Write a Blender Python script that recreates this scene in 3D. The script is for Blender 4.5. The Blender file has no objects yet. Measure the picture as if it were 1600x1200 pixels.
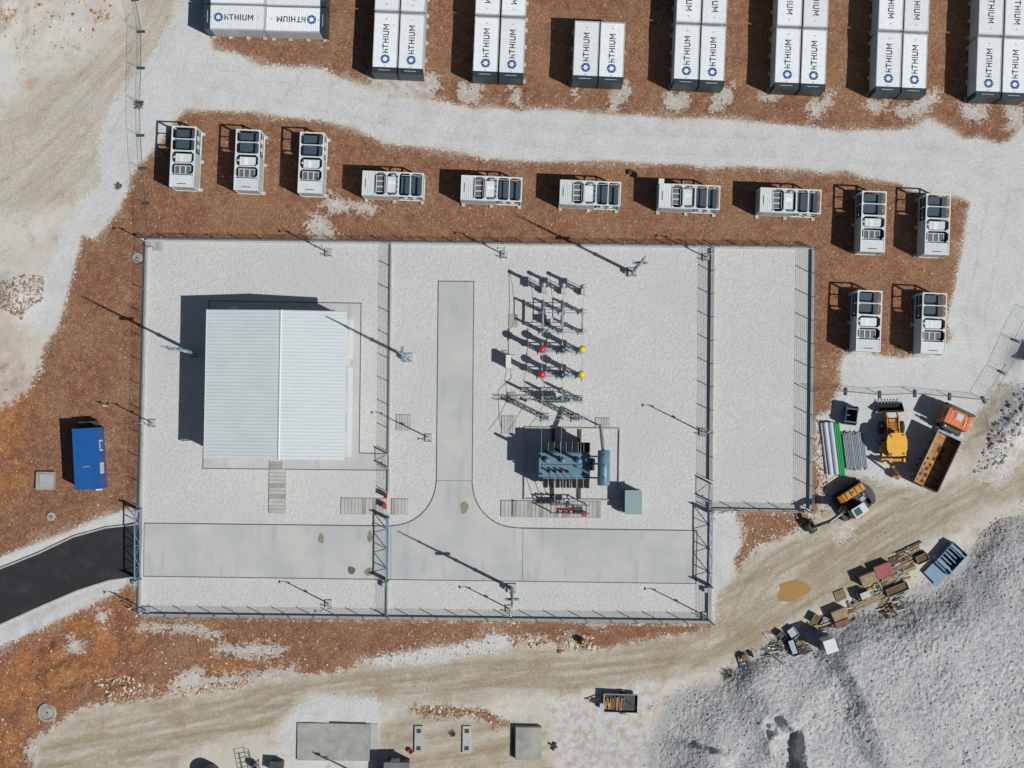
import bpy, bmesh, math, random
import numpy as np
from mathutils import Vector, Matrix

# ------------------------------------------------------------------ camera, sky, sun
SC = bpy.context.scene
COL = SC.collection
R = math.radians
FPX, CAMH, TILT = 2325.0, 150.0, R(1.4)
cam_d = bpy.data.cameras.new('camera'); cam = bpy.data.objects.new('camera', cam_d); COL.objects.link(cam)
cam.location = (0, 0, CAMH); cam.rotation_euler = (TILT, 0, 0)
cam_d.sensor_width = 36; cam_d.lens = 36 * FPX / 1600; cam_d.clip_start = 1; cam_d.clip_end = 4000
SC.camera = cam
SUN_EL, SUN_AZ = R(50.0), R(116.5)          # azimuth clockwise from +Y (image up)
W = bpy.data.worlds.new('World'); SC.world = W; W.use_nodes = True
wn = W.node_tree
sky = wn.nodes.new('ShaderNodeTexSky'); sky.sky_type = 'NISHITA'; sky.sun_disc = False
sky.sun_elevation = SUN_EL; sky.sun_rotation = SUN_AZ
wn.links.new(sky.outputs[0], wn.nodes['Background'].inputs[0])
wn.nodes['Background'].inputs[1].default_value = 0.05
sd = bpy.data.lights.new('sun', 'SUN'); sd.energy = 5.0; sd.angle = R(0.5); sd.color = (1.0, 0.985, 0.95)
so = bpy.data.objects.new('sun', sd); COL.objects.link(so)
sdir = Vector((math.sin(SUN_AZ) * math.cos(SUN_EL), math.cos(SUN_AZ) * math.cos(SUN_EL), math.sin(SUN_EL)))
so.rotation_euler = sdir.to_track_quat('Z', 'Y').to_euler(); so.location = sdir * 300
SC.view_settings.view_transform = 'Standard'; SC.view_settings.look = 'None'
SC.view_settings.exposure = -0.48; SC.view_settings.gamma = 1.0

CT, ST = math.cos(TILT), math.sin(TILT)
def P(px, py, z=0.0):
    """point at height z that stands at this place of the survey picture"""
    x, y = (px - 800) / FPX, -(py - 600) / FPX
    yy, zz = y * CT + ST, y * ST - CT
    k = (z - CAMH) / zz
    return Vector((x * k, yy * k, z))
def PX(x, y):
    """numpy: world ground -> picture pixels (z=0)"""
    dx, dy, dz = x, y, -CAMH
    cy, cz = dy * CT + dz * ST, -dy * ST + dz * CT
    return 800 + FPX * dx / -cz, 600 - FPX * cy / -cz

# ------------------------------------------------------------------ helpers
def S(r, g, b):
    return tuple(((c / 255) / 12.92 if c / 255 <= .04045 else ((c / 255 + .055) / 1.055) ** 2.4) for c in (r, g, b))

class MB:
    def __init__(s): s.v = []; s.f = []; s.sm = []
    def add(s, vs, fs, smooth=False, M=None):
        o = len(s.v)
        s.v += [tuple(M @ Vector(p)) if M else tuple(p) for p in vs]
        s.f += [tuple(i + o for i in f) for f in fs]; s.sm += [smooth] * len(fs)
        return s
    def box(s, c, d, rz=0, M=None):
        x, y, z = d[0] / 2, d[1] / 2, d[2] / 2
        vs = [(-x, -y, -z), (x, -y, -z), (x, y, -z), (-x, y, -z), (-x, -y, z), (x, -y, z), (x, y, z), (-x, y, z)]
        m = Matrix.Translation(c) @ Matrix.Rotation(rz, 4, 'Z')
        if M: m = M @ m
        return s.add(vs, [(0, 3, 2, 1), (4, 5, 6, 7), (0, 1, 5, 4), (1, 2, 6, 5), (2, 3, 7, 6), (3, 0, 4, 7)], False, m)
    def b2(s, x0, x1, y0, y1, z0, z1):
        return s.box(((x0 + x1) / 2, (y0 + y1) / 2, (z0 + z1) / 2), (x1 - x0, y1 - y0, z1 - z0))
    def bar(s, p, q, w, h=None):
        """square bar between two points"""
        p, q = Vector(p), Vector(q); h = h or w; d = q - p; L = d.length
        if L < 1e-6: return s
        m = Matrix.Translation((p + q) / 2) @ d.to_track_quat('X', 'Z').to_matrix().to_4x4()
        return s.box((0, 0, 0), (L, w, h), 0, m)
    def tube(s, p, q, r, r2=None, n=8, cap=True):
        p, q = Vector(p), Vector(q); r2 = r if r2 is None else r2; d = q - p
        m = d.to_track_quat('Z', 'Y').to_matrix()
        vs = []
        for base, rr in ((p, r), (q, r2)):
            for i in range(n):
                a = 2 * math.pi * i / n
                vs.append(base + m @ Vector((rr * math.cos(a), rr * math.sin(a), 0)))
        fs = [(i, (i + 1) % n, n + (i + 1) % n, n + i) for i in range(n)]
        s.add(vs, fs, n > 6)
        if cap: s.add(vs, [tuple(range(n - 1, -1, -1)), tuple(range(n, 2 * n))])
        return s
    def path(s, pts, r, n=6):
        for a, b in zip(pts[:-1], pts[1:]): s.tube(a, b, r, n=n)
        return s
    def lathe(s, prof, c=(0, 0, 0), n=12, axis='Z', smooth=True):
        vs = []
        for r, z in prof:
            for i in range(n):
                a = 2 * math.pi * i / n; x, y = r * math.cos(a), r * math.sin(a)
                p = (x, y, z) if axis == 'Z' else ((z, x, y) if axis == 'X' else (x, z, y))
                vs.append((p[0] + c[0], p[1] + c[1], p[2] + c[2]))
        fs = []
        for k in range(len(prof) - 1):
            for i in range(n):
                j = (i + 1) % n; q = (k * n + i, k * n + j, (k + 1) * n + j, (k + 1) * n + i)
                fs.append(q if axis != 'Y' else q[::-1])
        s.add(vs, fs, smooth)
        return s
    def insul(s, x, y, z0, z1, r, n=10):
        prof = []; k = max(3, int((z1 - z0) / .16)); dz = (z1 - z0) / k
        for i in range(k):
            z = z0 + i * dz; prof += [(r * .55, z), (r, z + dz * .35), (r * .55, z + dz * .7)]
        prof += [(r * .6, z1), (0.001, z1)]
        return s.lathe(prof, (x, y, 0), n)
    def prism(s, poly, z0, z1):
        """vertical prism over a 2D polygon"""
        n = len(poly)
        a = sum(poly[i][0] * poly[(i + 1) % n][1] - poly[(i + 1) % n][0] * poly[i][1] for i in range(n))
        if a < 0: poly = poly[::-1]
        vs = [(p[0], p[1], z0) for p in poly] + [(p[0], p[1], z1) for p in poly]
        fs = [tuple(range(n - 1, -1, -1)), tuple(range(n, 2 * n))] + [(i, (i + 1) % n, n + (i + 1) % n, n + i) for i in range(n)]
        return s.add(vs, fs)
    def side(s, prof, y0, y1, M=None):
        """prism of an x-z profile (counter-clockwise seen from -y) between y0 and y1"""
        n = len(prof)
        a = sum(prof[i][0] * prof[(i + 1) % n][1] - prof[(i + 1) % n][0] * prof[i][1] for i in range(n))
        if a < 0: prof = prof[::-1]
        vs = [(p[0], y0, p[1]) for p in prof] + [(p[0], y1, p[1]) for p in prof]
        fs = [tuple(range(n)), tuple(range(2 * n - 1, n - 1, -1))] + [((i + 1) % n, i, n + i, n + (i + 1) % n) for i in range(n)]
        return s.add(vs, fs, False, M)
    def mesh(s, name, mat):
        me = bpy.data.meshes.new(name); me.from_pydata(s.v, [], s.f)
        me.polygons.foreach_set('use_smooth', s.sm); me.materials.append(mat); me.update()
        return me
    def build(s, name, mat, parent=None, loc=None, rz=0):
        return ob(name, s.mesh(name, mat), parent, loc, rz)

def ob(name, me, parent=None, loc=None, rz=0):
    o = bpy.data.objects.new(name, me); COL.objects.link(o)
    if parent: o.parent = parent
    if loc is not None: o.location = loc
    o.rotation_euler.z = rz
    return o
def tag(o, label=None, cat=None, group=None, kind=None):
    for k, v in (('label', label), ('category', cat), ('group', group), ('kind', kind)):
        if v: o[k] = v
    return o
def thing(name, label, cat, loc=(0, 0, 0), rz=0, group=None):
    return tag(ob(name, None, None, loc, rz), label, cat, group)
def copy_tree(o, parent=None, kids=None):
    kids = kids if kids is not None else KIDS(o)
    c = o.copy(); COL.objects.link(c); c.parent = parent
    for ch, sub in kids: copy_tree(ch, c, sub)
    return c
def KIDS(o): return [(ch, KIDS(ch)) for ch in o.children]

# ------------------------------------------------------------------ materials
def nodes(name):
    m = bpy.data.materials.new(name); m.use_nodes = True
    return m, m.node_tree, m.node_tree.nodes['Principled BSDF']
class NT:
    """tiny node-expression helper"""
    def __init__(s, t): s.t = t
    def n(s, typ, **kw):
        x = s.t.nodes.new(typ)
        for k, v in kw.items(): setattr(x, k, v)
        return x
    def put(s, sock, v):
        if hasattr(v, 'links') or isinstance(v, bpy.types.NodeSocket): s.t.links.new(v, sock)
        else: sock.default_value = v
    def math(s, op, a, b=0.0, c=None, clamp=False):
        x = s.n('ShaderNodeMath', operation=op, use_clamp=clamp); s.put(x.inputs[0], a); s.put(x.inputs[1], b)
        if c is not None: s.put(x.inputs[2], c)
        return x.outputs[0]
    def noise(s, scale, detail=4, rough=.55, vec=None, out=0):
        x = s.n('ShaderNodeTexNoise'); x.inputs['Scale'].default_value = scale; x.inputs['Detail'].default_value = detail
        x.inputs['Roughness'].default_value = rough
        s.put(x.inputs['Vector'], vec if vec is not None else s.obj())
        return x.outputs[out]
    def voro(s, scale, feat='F1', vec=None, rand=1.0):
        x = s.n('ShaderNodeTexVoronoi', feature=feat); x.inputs['Scale'].default_value = scale
        x.inputs['Randomness'].default_value = rand
        s.put(x.inputs['Vector'], vec if vec is not None else s.obj())
        return x
    def obj(s):
        if not hasattr(s, '_o'): s._o = s.n('ShaderNodeTexCoord').outputs['Object']
        return s._o
    def geo(s):
        if not hasattr(s, '_g'): s._g = s.n('ShaderNodeNewGeometry').outputs['Position']
        return s._g
    def ramp(s, v, a, b, lo=0.0, hi=1.0, smooth=True):
        x = s.n('ShaderNodeMapRange', interpolation_type='SMOOTHSTEP' if smooth else 'LINEAR')
        s.put(x.inputs[0], v); s.put(x.inputs[1], a); s.put(x.inputs[2], b); s.put(x.inputs[3], lo); s.put(x.inputs[4], hi)
        return x.outputs[0]
    def mix(s, f, a, b, blend='MIX'):
        x = s.n('ShaderNodeMix', data_type='RGBA', blend_type=blend)
        s.put(x.inputs[0], f)
        for i, v in ((6, a), (7, b)):
            s.put(x.inputs[i], (*v, 1) if isinstance(v, tuple) and len(v) == 3 else v)
        return x.outputs[2]
    def attr(s, name, out='Fac'):
        x = s.n('ShaderNodeAttribute', attribute_name=name); return x.outputs[out]
    def bump(s, h, strength, dist):
        x = s.n('ShaderNodeBump'); x.inputs['Strength'].default_value = strength; x.inputs['Distance'].default_value = dist
        s.put(x.inputs['Height'], h); return x.outputs[0]

MATS = {}
def mat(name, rgb, rough=.6, metal=0.0, var=.12, scale=2.5, bump=0.0, dirt=None, dirt_amt=.3, rnd=.06, spec=.5):
    """painted / worn surface: two noise scales vary the tone, optional dirt patches"""
    if name in MATS: return MATS[name]
    m, t, b = nodes(name); N = NT(t)
    g = N.geo()
    n1 = N.noise(scale, 5, .6, g); n2 = N.noise(scale * 9, 3, .6, g)
    k = N.math('ADD', N.ramp(n1, .25, .75, 1 - var, 1 + var), N.ramp(n2, .2, .8, -var * .5, var * .5))
    info = N.n('ShaderNodeObjectInfo').outputs['Random']
    k = N.math('MULTIPLY', k, N.ramp(info, 0, 1, 1 - rnd, 1 + rnd))
    hsv = N.n('ShaderNodeHueSaturation'); hsv.inputs['Color'].default_value = (*rgb, 1); N.put(hsv.inputs['Value'], k)
    c = hsv.outputs[0]
    if dirt:
        d = N.math('MULTIPLY', N.ramp(N.noise(scale * .8, 6, .7, g), .45, .75), dirt_amt)
        c = N.mix(d, c, dirt)
    N.put(b.inputs['Base Color'], c); b.inputs['Roughness'].default_value = rough; b.inputs['Metallic'].default_value = metal
    b.inputs['Specular IOR Level'].default_value = spec
    if bump: N.put(b.inputs['Normal'], N.bump(n2, .6, bump))
    MATS[name] = m
    return m
DUST = S(170, 155, 135)
M_white = mat('white_paint', S(208, 215, 215), .5, dirt=S(182, 180, 172), dirt_amt=.25, var=.03)
M_roofw = mat('container_roof_paint', S(228, 233, 235), .5, var=.03, dirt=S(196, 194, 186), dirt_amt=.35)
M_grey = mat('light_grey_paint', S(182, 190, 190), .5, dirt=DUST, dirt_amt=.2, var=.05)
M_teal = mat('dark_teal_paint', S(38, 58, 66), .45, dirt=S(90, 90, 84), dirt_amt=.25)
M_blk = mat('black_rubber', S(30, 31, 33), .8, dirt=DUST, dirt_amt=.3)
M_pit = mat('matt_shade_black', S(20, 22, 24), .8)  # near-black paints in the shade between deep radiator fins; also on the loader bucket
M_dark = mat('dark_steel', S(58, 62, 66), .55, dirt=DUST, dirt_amt=.15)
M_letter = mat('letter_print', S(48, 56, 66), .5, var=.05)
M_logo = mat('logo_blue', S(38, 84, 150), .5, var=.05)
M_warn = mat('warning_print', S(205, 160, 60), .6)
M_gal = mat('galvanised_steel', S(150, 164, 174), .42, .35, var=.08)
M_galb = mat('blue_grey_steel', S(128, 152, 172), .45, .2, var=.08)
M_wire = mat('fence_wire', S(112, 120, 126), .5, .3)
M_conc = mat('concrete', S(178, 179, 176), .85, var=.08, scale=.7, dirt=S(150, 148, 140), dirt_amt=.3, bump=.01)
M_concd = mat('weathered_concrete', S(158, 158, 150), .9, var=.14, scale=.8, dirt=S(110, 108, 100), dirt_amt=.45, bump=.01)
M_joint = mat('joint_filler', S(95, 96, 94), .9)
M_blue = mat('blue_paint', S(28, 92, 162), .4, var=.06, dirt=S(60, 110, 170), dirt_amt=.25)
M_xfm = mat('transformer_paint', S(96, 130, 148), .4, .05, var=.07, dirt=S(70, 90, 100), dirt_amt=.4)
M_porc = mat('insulator_grey', S(176, 184, 186), .35)
M_brown = mat('insulator_red', S(122, 32, 38), .35)
M_red = mat('red_paint', S(198, 46, 42), .4)
M_yel = mat('yellow_cap', S(226, 196, 40), .4)
M_grn = mat('dark_green_cap', S(42, 66, 66), .4)
M_alu = mat('aluminium', S(205, 210, 214), .35, .5)
M_myel = mat('machine_yellow', S(228, 170, 34), .5, var=.08, dirt=S(176, 142, 84), dirt_amt=.5)
M_morg = mat('machine_orange_yellow', S(214, 144, 36), .5, var=.1, dirt=S(112, 88, 56), dirt_amt=.55)
M_orange = mat('cab_orange', S(226, 122, 68), .45, var=.07, dirt=S(180, 126, 92), dirt_amt=.5)
M_rust = mat('rusty_bed', S(190, 142, 84), .8, var=.25, scale=1.6, dirt=S(88, 48, 32), dirt_amt=.9)
M_glass = mat('tinted_glass', S(70, 96, 98), .15, 0, var=.03)
M_green = mat('green_plastic', S(22, 150, 74), .45, var=.08)
M_pipe = mat('grey_plastic_pipe', S(182, 192, 202), .45, var=.06)
M_cond = mat('grey_conduit', S(140, 150, 158), .5, var=.12)
M_wood = mat('old_wood', S(158, 140, 114), .85, var=.28, dirt=S(118, 100, 78), dirt_amt=.6)
M_woodd = mat('dark_wood', S(104, 84, 66), .9, var=.25)
M_redstk = mat('red_boards', S(160, 98, 96), .85, var=.2, dirt=S(110, 60, 55), dirt_amt=.6)
M_sblue = mat('faded_blue_sheet', S(104, 140, 168), .45, var=.08, dirt=S(150, 160, 165), dirt_amt=.4)
M_slat = mat('slate_cover', S(70, 86, 98), .55, var=.08)
M_brnb = mat('brown_boards', S(122, 92, 70), .85, var=.25)
# ------------------------------------------------------------------ terrain
rng = np.random.default_rng(7)
PERM = rng.random((256, 256)).astype(np.float32)
def vnoise(x, y):
    xi, yi = np.floor(x).astype(int), np.floor(y).astype(int); fx, fy = x - xi, y - yi
    fx = fx * fx * (3 - 2 * fx); fy = fy * fy * (3 - 2 * fy)
    a = PERM[xi & 255, yi & 255]; b = PERM[(xi + 1) & 255, yi & 255]; c = PERM[xi & 255, (yi + 1) & 255]; d = PERM[(xi + 1) & 255, (yi + 1) & 255]
    return (a * (1 - fx) + b * fx) * (1 - fy) + (c * (1 - fx) + d * fx) * fy - .5
def fbm(x, y, sc, oct=4):
    s = 0; a = 1.0
    for i in range(oct):
        s = s + a * vnoise(x * sc + 17.3 * i, y * sc + 5.1 * i); sc *= 2.03; a *= .5
    return s
def sdf(poly, x, y, lim=4.0):
    """signed distance (m) to a pixel polygon, positive inside"""
    pts = np.array([tuple(P(*p))[:2] for p in poly]); out = np.full(x.shape, -lim, np.float32)
    lo, hi = pts.min(0) - lim, pts.max(0) + lim
    sel = (x > lo[0]) & (x < hi[0]) & (y > lo[1]) & (y < hi[1])
    X, Y = x[sel], y[sel]; d2 = np.full(X.shape, 1e9); ins = np.zeros(X.shape, bool)
    for (ax, ay), (bx, by) in zip(pts, np.roll(pts, -1, 0)):
        ex, ey = bx - ax, by - ay; L = ex * ex + ey * ey
        if L < 1e-9: continue
        t = np.clip(((X - ax) * ex + (Y - ay) * ey) / L, 0, 1)
        d2 = np.minimum(d2, (X - ax - t * ex) ** 2 + (Y - ay - t * ey) ** 2)
        c = (ay > Y) != (by > Y)
        ins ^= c & (X < ex * (Y - ay) / (ey if abs(ey) > 1e-9 else 1e-9) + ax)
    out[sel] = np.clip(np.where(ins, 1, -1) * np.sqrt(d2), -lim, lim)
    return out

S1_LOW = [(325, 60), (332, 80), (370, 86), (405, 105), (440, 106), (480, 108), (503, 110), (530, 124), (565, 134), (590, 141), (640, 149), (680, 160),
          (720, 168), (742, 174), (755, 170), (790, 172), (812, 178), (830, 173), (880, 174), (930, 180), (1000, 183), (1050, 189), (1100, 187), (1150, 190),
          (1195, 195), (1215, 197), (1260, 200), (1320, 209), (1350, 206), (1405, 206), (1430, 200), (1450, 187), (1470, 197), (1490, 208), (1505, 220),
          (1530, 218), (1562, 228), (1580, 222), (1597, 200), (1640, 190), (2000, 190)]
S2_UP = [(290, 168), (320, 170), (400, 172), (440, 180), (500, 184), (550, 197), (570, 205), (600, 220), (650, 227), (690, 230), (740, 240), (760, 245),
         (800, 248), (860, 250), (950, 248), (1000, 252), (1080, 255), (1110, 260), (1150, 256), (1200, 260), (1260, 262), (1290, 268), (1320, 263),
         (1350, 275), (1410, 285), (1420, 295), (1470, 303), (1500, 305), (1518, 315), (1512, 345), (1508, 380), (1500, 420), (1495, 450), (1490, 470),
         (1482, 500), (1490, 530), (1470, 548), (1450, 556), (1410, 562), (1375, 558), (1340, 552), (1320, 558), (1316, 575), (1318, 600), (1302, 640), (1280, 655)]
S2_LEFT = [(290, 168), (270, 190), (245, 225), (215, 255), (202, 275), (196, 300), (180, 330), (165, 350), (145, 371), (126, 364), (121, 390), (110, 430),
           (100, 465), (92, 500), (84, 518), (70, 545), (62, 580), (40, 615), (0, 640), (-500, 660)]
SOIL = [
    [(335, -500)] + S1_LOW + [(2000, -500)],
    S2_UP + [(1280, 800), (1100, 820), (500, 820), (205, 797), (150, 815), (110, 833), (60, 851), (0, 874), (-500, 1010), (-500, 700)] + S2_LEFT[::-1][1:-1],
    [(-500, 1230), (0, 1006), (90, 966), (165, 932), (185, 918), (212, 912), (218, 960), (1110, 975), (1116, 980), (1080, 988), (1000, 1000), (960, 1010),
     (900, 1020), (850, 1002), (800, 1010), (740, 1008), (680, 1014), (640, 1022), (600, 1034), (560, 1037), (540, 1048), (500, 1052), (460, 1056),
     (420, 1062), (350, 1077), (260, 1087), (200, 1095), (140, 1101), (100, 1122), (62, 1150), (52, 1200), (30, 1300), (-100, 1500), (-500, 1500)],
    [(640, 1106), (700, 1104), (760, 1110), (795, 1130), (780, 1137), (740, 1118), (690, 1122), (655, 1118)],
    [(1150, 798), (1265, 800), (1272, 815), (1225, 838), (1190, 850), (1165, 872), (1152, 892), (1145, 872), (1160, 850), (1150, 820)],
    [(895, 1150), (905, 1130), (912, 1160), (905, 1200), (890, 1200)],
]
WHITE = [
    [(300, -500), (330, -500), (330, 60)] + S1_LOW[1:] + [(2000, 620), (1600, 600), (1560, 600), (1520, 650), (1470, 760), (1400, 760), (1330, 735), (1275, 720), (1275, 655)]
    + S2_UP[::-1] + S2_LEFT[1:15] + [(48, 512), (30, 505), (18, 480), (45, 440), (80, 410), (95, 360), (125, 315), (160, 285), (153, 240), (162, 190), (182, 150), (212, 115), (242, 80), (268, 35), (290, 0)],
    [(-500, 1005), (0, 872), (60, 850), (110, 831), (150, 813), (205, 795), (217, 800), (217, 905), (195, 908), (182, 922), (160, 932), (90, 968), (0, 1010), (-500, 1235)],
    [(1113, 800), (1150, 798), (1160, 830), (1152, 858), (1141, 878), (1146, 896), (1122, 925), (1116, 970), (1110, 970)],
    [(565, 1032), (640, 1020), (700, 1012), (748, 1002), (772, 986), (800, 1002), (792, 1016), (740, 1021), (680, 1033), (600, 1039)],
    [(490, 1088), (585, 1089), (597, 1110), (592, 1132), (470, 1132), (462, 1175), (436, 1180), (440, 1140), (462, 1108)],
    [(580, 112), (684, 118), (688, 135), (672, 152), (620, 150), (578, 138)], [(716, 132), (755, 130), (744, 160), (728, 165), (714, 152)],
    [(795, 128), (818, 150), (812, 166), (802, 160)], [(895, 138), (903, 138), (899, 156)], [(955, 150), (978, 128), (986, 146), (966, 172), (948, 174)],
    [(1042, 145), (1080, 145), (1074, 168), (1042, 176), (1036, 160)], [(1118, 146), (1142, 132), (1148, 155), (1120, 176), (1106, 172)],
    [(1190, 145), (1222, 146), (1205, 158), (1188, 156)], [(1262, 162), (1306, 142), (1300, 160), (1278, 186), (1262, 178)],
    [(1352, 155), (1390, 155), (1372, 176), (1355, 172)], [(1395, 172), (1432, 155), (1462, 140), (1468, 155), (1440, 180), (1410, 186)],
    [(1495, 160), (1545, 165), (1542, 188), (1510, 188)], [(1570, 165), (1600, 165), (1600, 200), (1575, 200)],
    [(518, 300), (536, 315), (560, 318), (592, 322), (580, 334), (552, 328), (520, 332), (504, 324)], [(492, 330), (508, 342), (524, 366), (520, 376), (500, 374), (472, 352), (486, 344)],
    [(216, 977), (300, 976), (345, 990), (350, 1002), (338, 1000), (310, 988), (216, 986)], [(350, 1008), (420, 1006), (450, 1015), (440, 1025), (390, 1028), (330, 1020)],
    [(275, 1052), (320, 1044), (318, 1056), (380, 1055), (462, 1038), (465, 1055), (380, 1068), (300, 1082), (262, 1088)],
    [(812, 996), (846, 992), (862, 1012), (815, 1015)], [(880, 992), (900, 990), (914, 1012), (895, 1020), (880, 1012)], [(922, 975), (945, 976), (940, 984)],
    [(1436, 478), (1456, 470), (1462, 490), (1440, 488)], [(105, 992), (130, 998), (134, 1018), (108, 1022)], [(150, 955), (168, 958), (166, 975), (154, 972)],
    [(40, 1165), (60, 1150), (58, 1185), (40, 1190)], [(1000, 1060), (1030, 1065), (1020, 1150), (1000, 1240), (880, 1240), (860, 1110), (930, 1085)],
    [(1300, 820), (1335, 812), (1338, 838), (1310, 850), (1300, 840)], [(1520, 720), (1600, 640), (1640, 640), (1640, 690), (1560, 760), (1500, 745)],
]
DIRT = [
    [(62, 1150), (100, 1122), (140, 1101), (260, 1087), (350, 1077), (460, 1056), (500, 1052), (545, 1044), (640, 1034), (740, 1020), (800, 1012), (850, 1018), (960, 1010),
     (1000, 1000), (1080, 987), (1116, 978), (1122, 930), (1146, 900), (1166, 870), (1200, 850), (1270, 828), (1310, 760), (1330, 738), (1400, 745), (1420, 760), (1460, 765), (1500, 745), (1560, 715),
     (1600, 690), (2000, 480), (2000, 560), (1620, 770), (1545, 798), (1490, 828), (1440, 850), (1390, 880), (1340, 912), (1290, 945), (1240, 982), (1200, 1002), (1150, 1026), (1100, 1045),
     (1040, 1060), (990, 1072), (900, 1078), (800, 1086), (760, 1098), (640, 1104), (600, 1100), (560, 1088), (480, 1084), (458, 1110), (420, 1150), (370, 1160), (315, 1168), (285, 1200), (200, 1280), (-100, 1500), (30, 1300)],
    [(268, 35), (242, 80), (212, 115), (182, 150), (162, 190), (153, 240), (160, 285), (125, 315), (60, 330), (-500, 330), (-500, 200), (0, 180), (60, 120), (100, 110), (160, 75), (205, 30), (225, -60), (300, -500), (330, -500), (290, -60)],
    [(1490, 600), (1540, 545), (1600, 480), (1640, 440), (1640, 560), (1560, 640), (1520, 700), (1490, 720), (1470, 740), (1480, 660)],
    [(590, 1140), (640, 1105), (800, 1130), (860, 1130), (870, 1240), (600, 1240), (592, 1190)],
]
ORANGE = [[(-500, 1230), (0, 1012), (90, 975), (160, 942), (205, 930), (215, 1010), (200, 1060), (140, 1070), (100, 1100), (60, 1130), (30, 1190), (-100, 1400), (-500, 1400)],
          [(-500, 470), (0, 475), (25, 520), (50, 590), (60, 660), (40, 760), (0, 790), (-500, 800)], [(0, 720), (40, 600), (60, 650), (45, 730)],
          [(330, 1030), (395, 1030), (370, 1060), (320, 1058)], [(144, 14), (168, 16), (176, 32), (150, 36)], [(0, 18), (28, 16), (24, 30), (0, 30)], [(430, 1020), (470, 1025), (460, 1055), (425, 1050)], [(200, 935), (250, 985), (225, 1050), (190, 1040)]]
GREY = [[(1000, 1400), (1010, 1160), (1040, 1090), (1120, 1055), (1200, 1012), (1290, 960), (1400, 930), (1490, 885), (1560, 815), (1600, 800), (2100, 560), (2100, 1500), (1000, 1500)],
        [(1505, 745), (1540, 690), (1560, 640), (1600, 590), (2100, 300), (2100, 400), (1640, 650), (1590, 690), (1560, 720), (1530, 745)],
        [(890, 1240), (905, 1170), (960, 1118), (1010, 1130), (1010, 1240)]]
YARD = [(230, 373), (1271, 387), (1266, 799), (1112, 797), (1110, 969), (219, 961)]
ROAD_UP = [(-500, 1010), (-120, 925), (0, 890), (60, 866), (115, 840), (165, 826), (219, 820)]
ROAD_LO = [(219, 899), (170, 906), (120, 922), (60, 948), (0, 975), (-120, 1022), (-500, 1190)]

def axis(lo, hi, st):
    a = list(np.arange(lo, hi + st / 2, st)); o = []; d = st; v = hi
    while v < 900: d *= 1.6; v += d; o.append(v)
    n = []; d = st; v = lo
    while v > -900: d *= 1.6; v -= d; n.append(v)
    return np.array(n[::-1] + a + o)
xs, ys = axis(-60, 60, .2), axis(-45, 51, .2)
GX, GY = np.meshgrid(xs, ys); nx, ny = len(xs), len(ys)
gx, gy = GX.ravel(), GY.ravel()
def region(polys): 
    r = np.full(gx.shape, -4, np.float32)
    for p in polys: r = np.maximum(r, sdf(p, gx, gy))
    return r
DUSTP = WHITE[5:]; WHITE = WHITE[:5]
def polyd(lines, off=.95):
    d = np.full(gx.shape, 4.0)
    sel = (np.abs(gx) < 62) & (np.abs(gy) < 55); X, Y = gx[sel], gy[sel]; D = np.full(X.shape, 4.0)
    for ln in lines:
        pts = [P(*p) for p in ln]
        best = np.full(X.shape, 9.0)
        for a, b_ in zip(pts[:-1], pts[1:]):
            ex, ey = b_.x - a.x, b_.y - a.y; L = ex * ex + ey * ey; t_ = np.clip(((X - a.x) * ex + (Y - a.y) * ey) / L, 0, 1)
            best = np.minimum(best, np.hypot(X - a.x - t_ * ex, Y - a.y - t_ * ey))
        D = np.minimum(D, np.abs(best - off))
    d[sel] = D
    return d
TRK = [(60, 1190), (180, 1150), (330, 1118), (480, 1075), (620, 1062), (760, 1050), (900, 1045), (1040, 1026), (1140, 998), (1220, 955), (1300, 895), (1400, 828), (1500, 778), (1600, 722), (1700, 670)]
RUTS = [TRK, [(x, y - 14 - 6 * math.sin(x * .01)) for x, y in TRK[3:]], [(x, y + 12 + 8 * math.sin(x * .007)) for x, y in TRK[1:]], [(1150, 1000), (1170, 930), (1210, 880), (1280, 845), (1370, 790), (1470, 770)],
        [(1116, 1010), (1180, 985), (1240, 930), (1340, 850), (1440, 790), (1530, 720), (1570, 620), (1600, 560)], [(200, 1180), (260, 1140), (400, 1120), (470, 1078)],
        [(0, 300), (60, 260), (120, 200), (180, 130), (230, 60), (260, -20)], [(30, 330), (110, 270), (170, 180), (215, 110), (250, 50), (300, -40)], [(0, 210), (80, 180), (150, 110), (220, 20)],
        [(1540, 590), (1520, 500), (1540, 400), (1560, 300), (1500, 250), (1300, 232), (1100, 220), (900, 212), (700, 200), (560, 165), (420, 140), (300, 110)], [(1600, 320), (1450, 245), (1200, 228), (900, 220), (640, 185), (460, 148)]]
A = dict(rut=polyd(RUTS), dust=region(DUSTP), soil=region(SOIL), white=region(WHITE), dirt=region(DIRT), orange=region(ORANGE), grey=region(GREY))
flat = np.maximum(sdf(YARD, gx, gy), sdf(ROAD_UP + ROAD_LO, gx, gy))
gz = fbm(gx, gy, .35, 5) * .10 + fbm(gx, gy, .07, 2) * .12 - .02
gz += np.clip(A['orange'], 0, 2) * (fbm(gx, gy, .5, 4) * .16) + np.clip(A['soil'], 0, .5) * fbm(gx, gy, 1.6, 2) * .06
def mound(px, py, r, h, sx=1.0, a=0.0):
    c = P(px, py); dx, dy = gx - c.x, gy - c.y; u, v = dx * math.cos(a) + dy * math.sin(a), -dx * math.sin(a) + dy * math.cos(a)
    return h * np.exp(-((u / (r * sx)) ** 2 + (v / r) ** 2))
gz += mound(1572, 668, 2.0, 1.1, 1.8, R(50)) * (1 + .5 * fbm(gx, gy, 1.2, 3)) + mound(1600, 560, 1.5, .9) + mound(20, 462, 2.0, .8)
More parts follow.
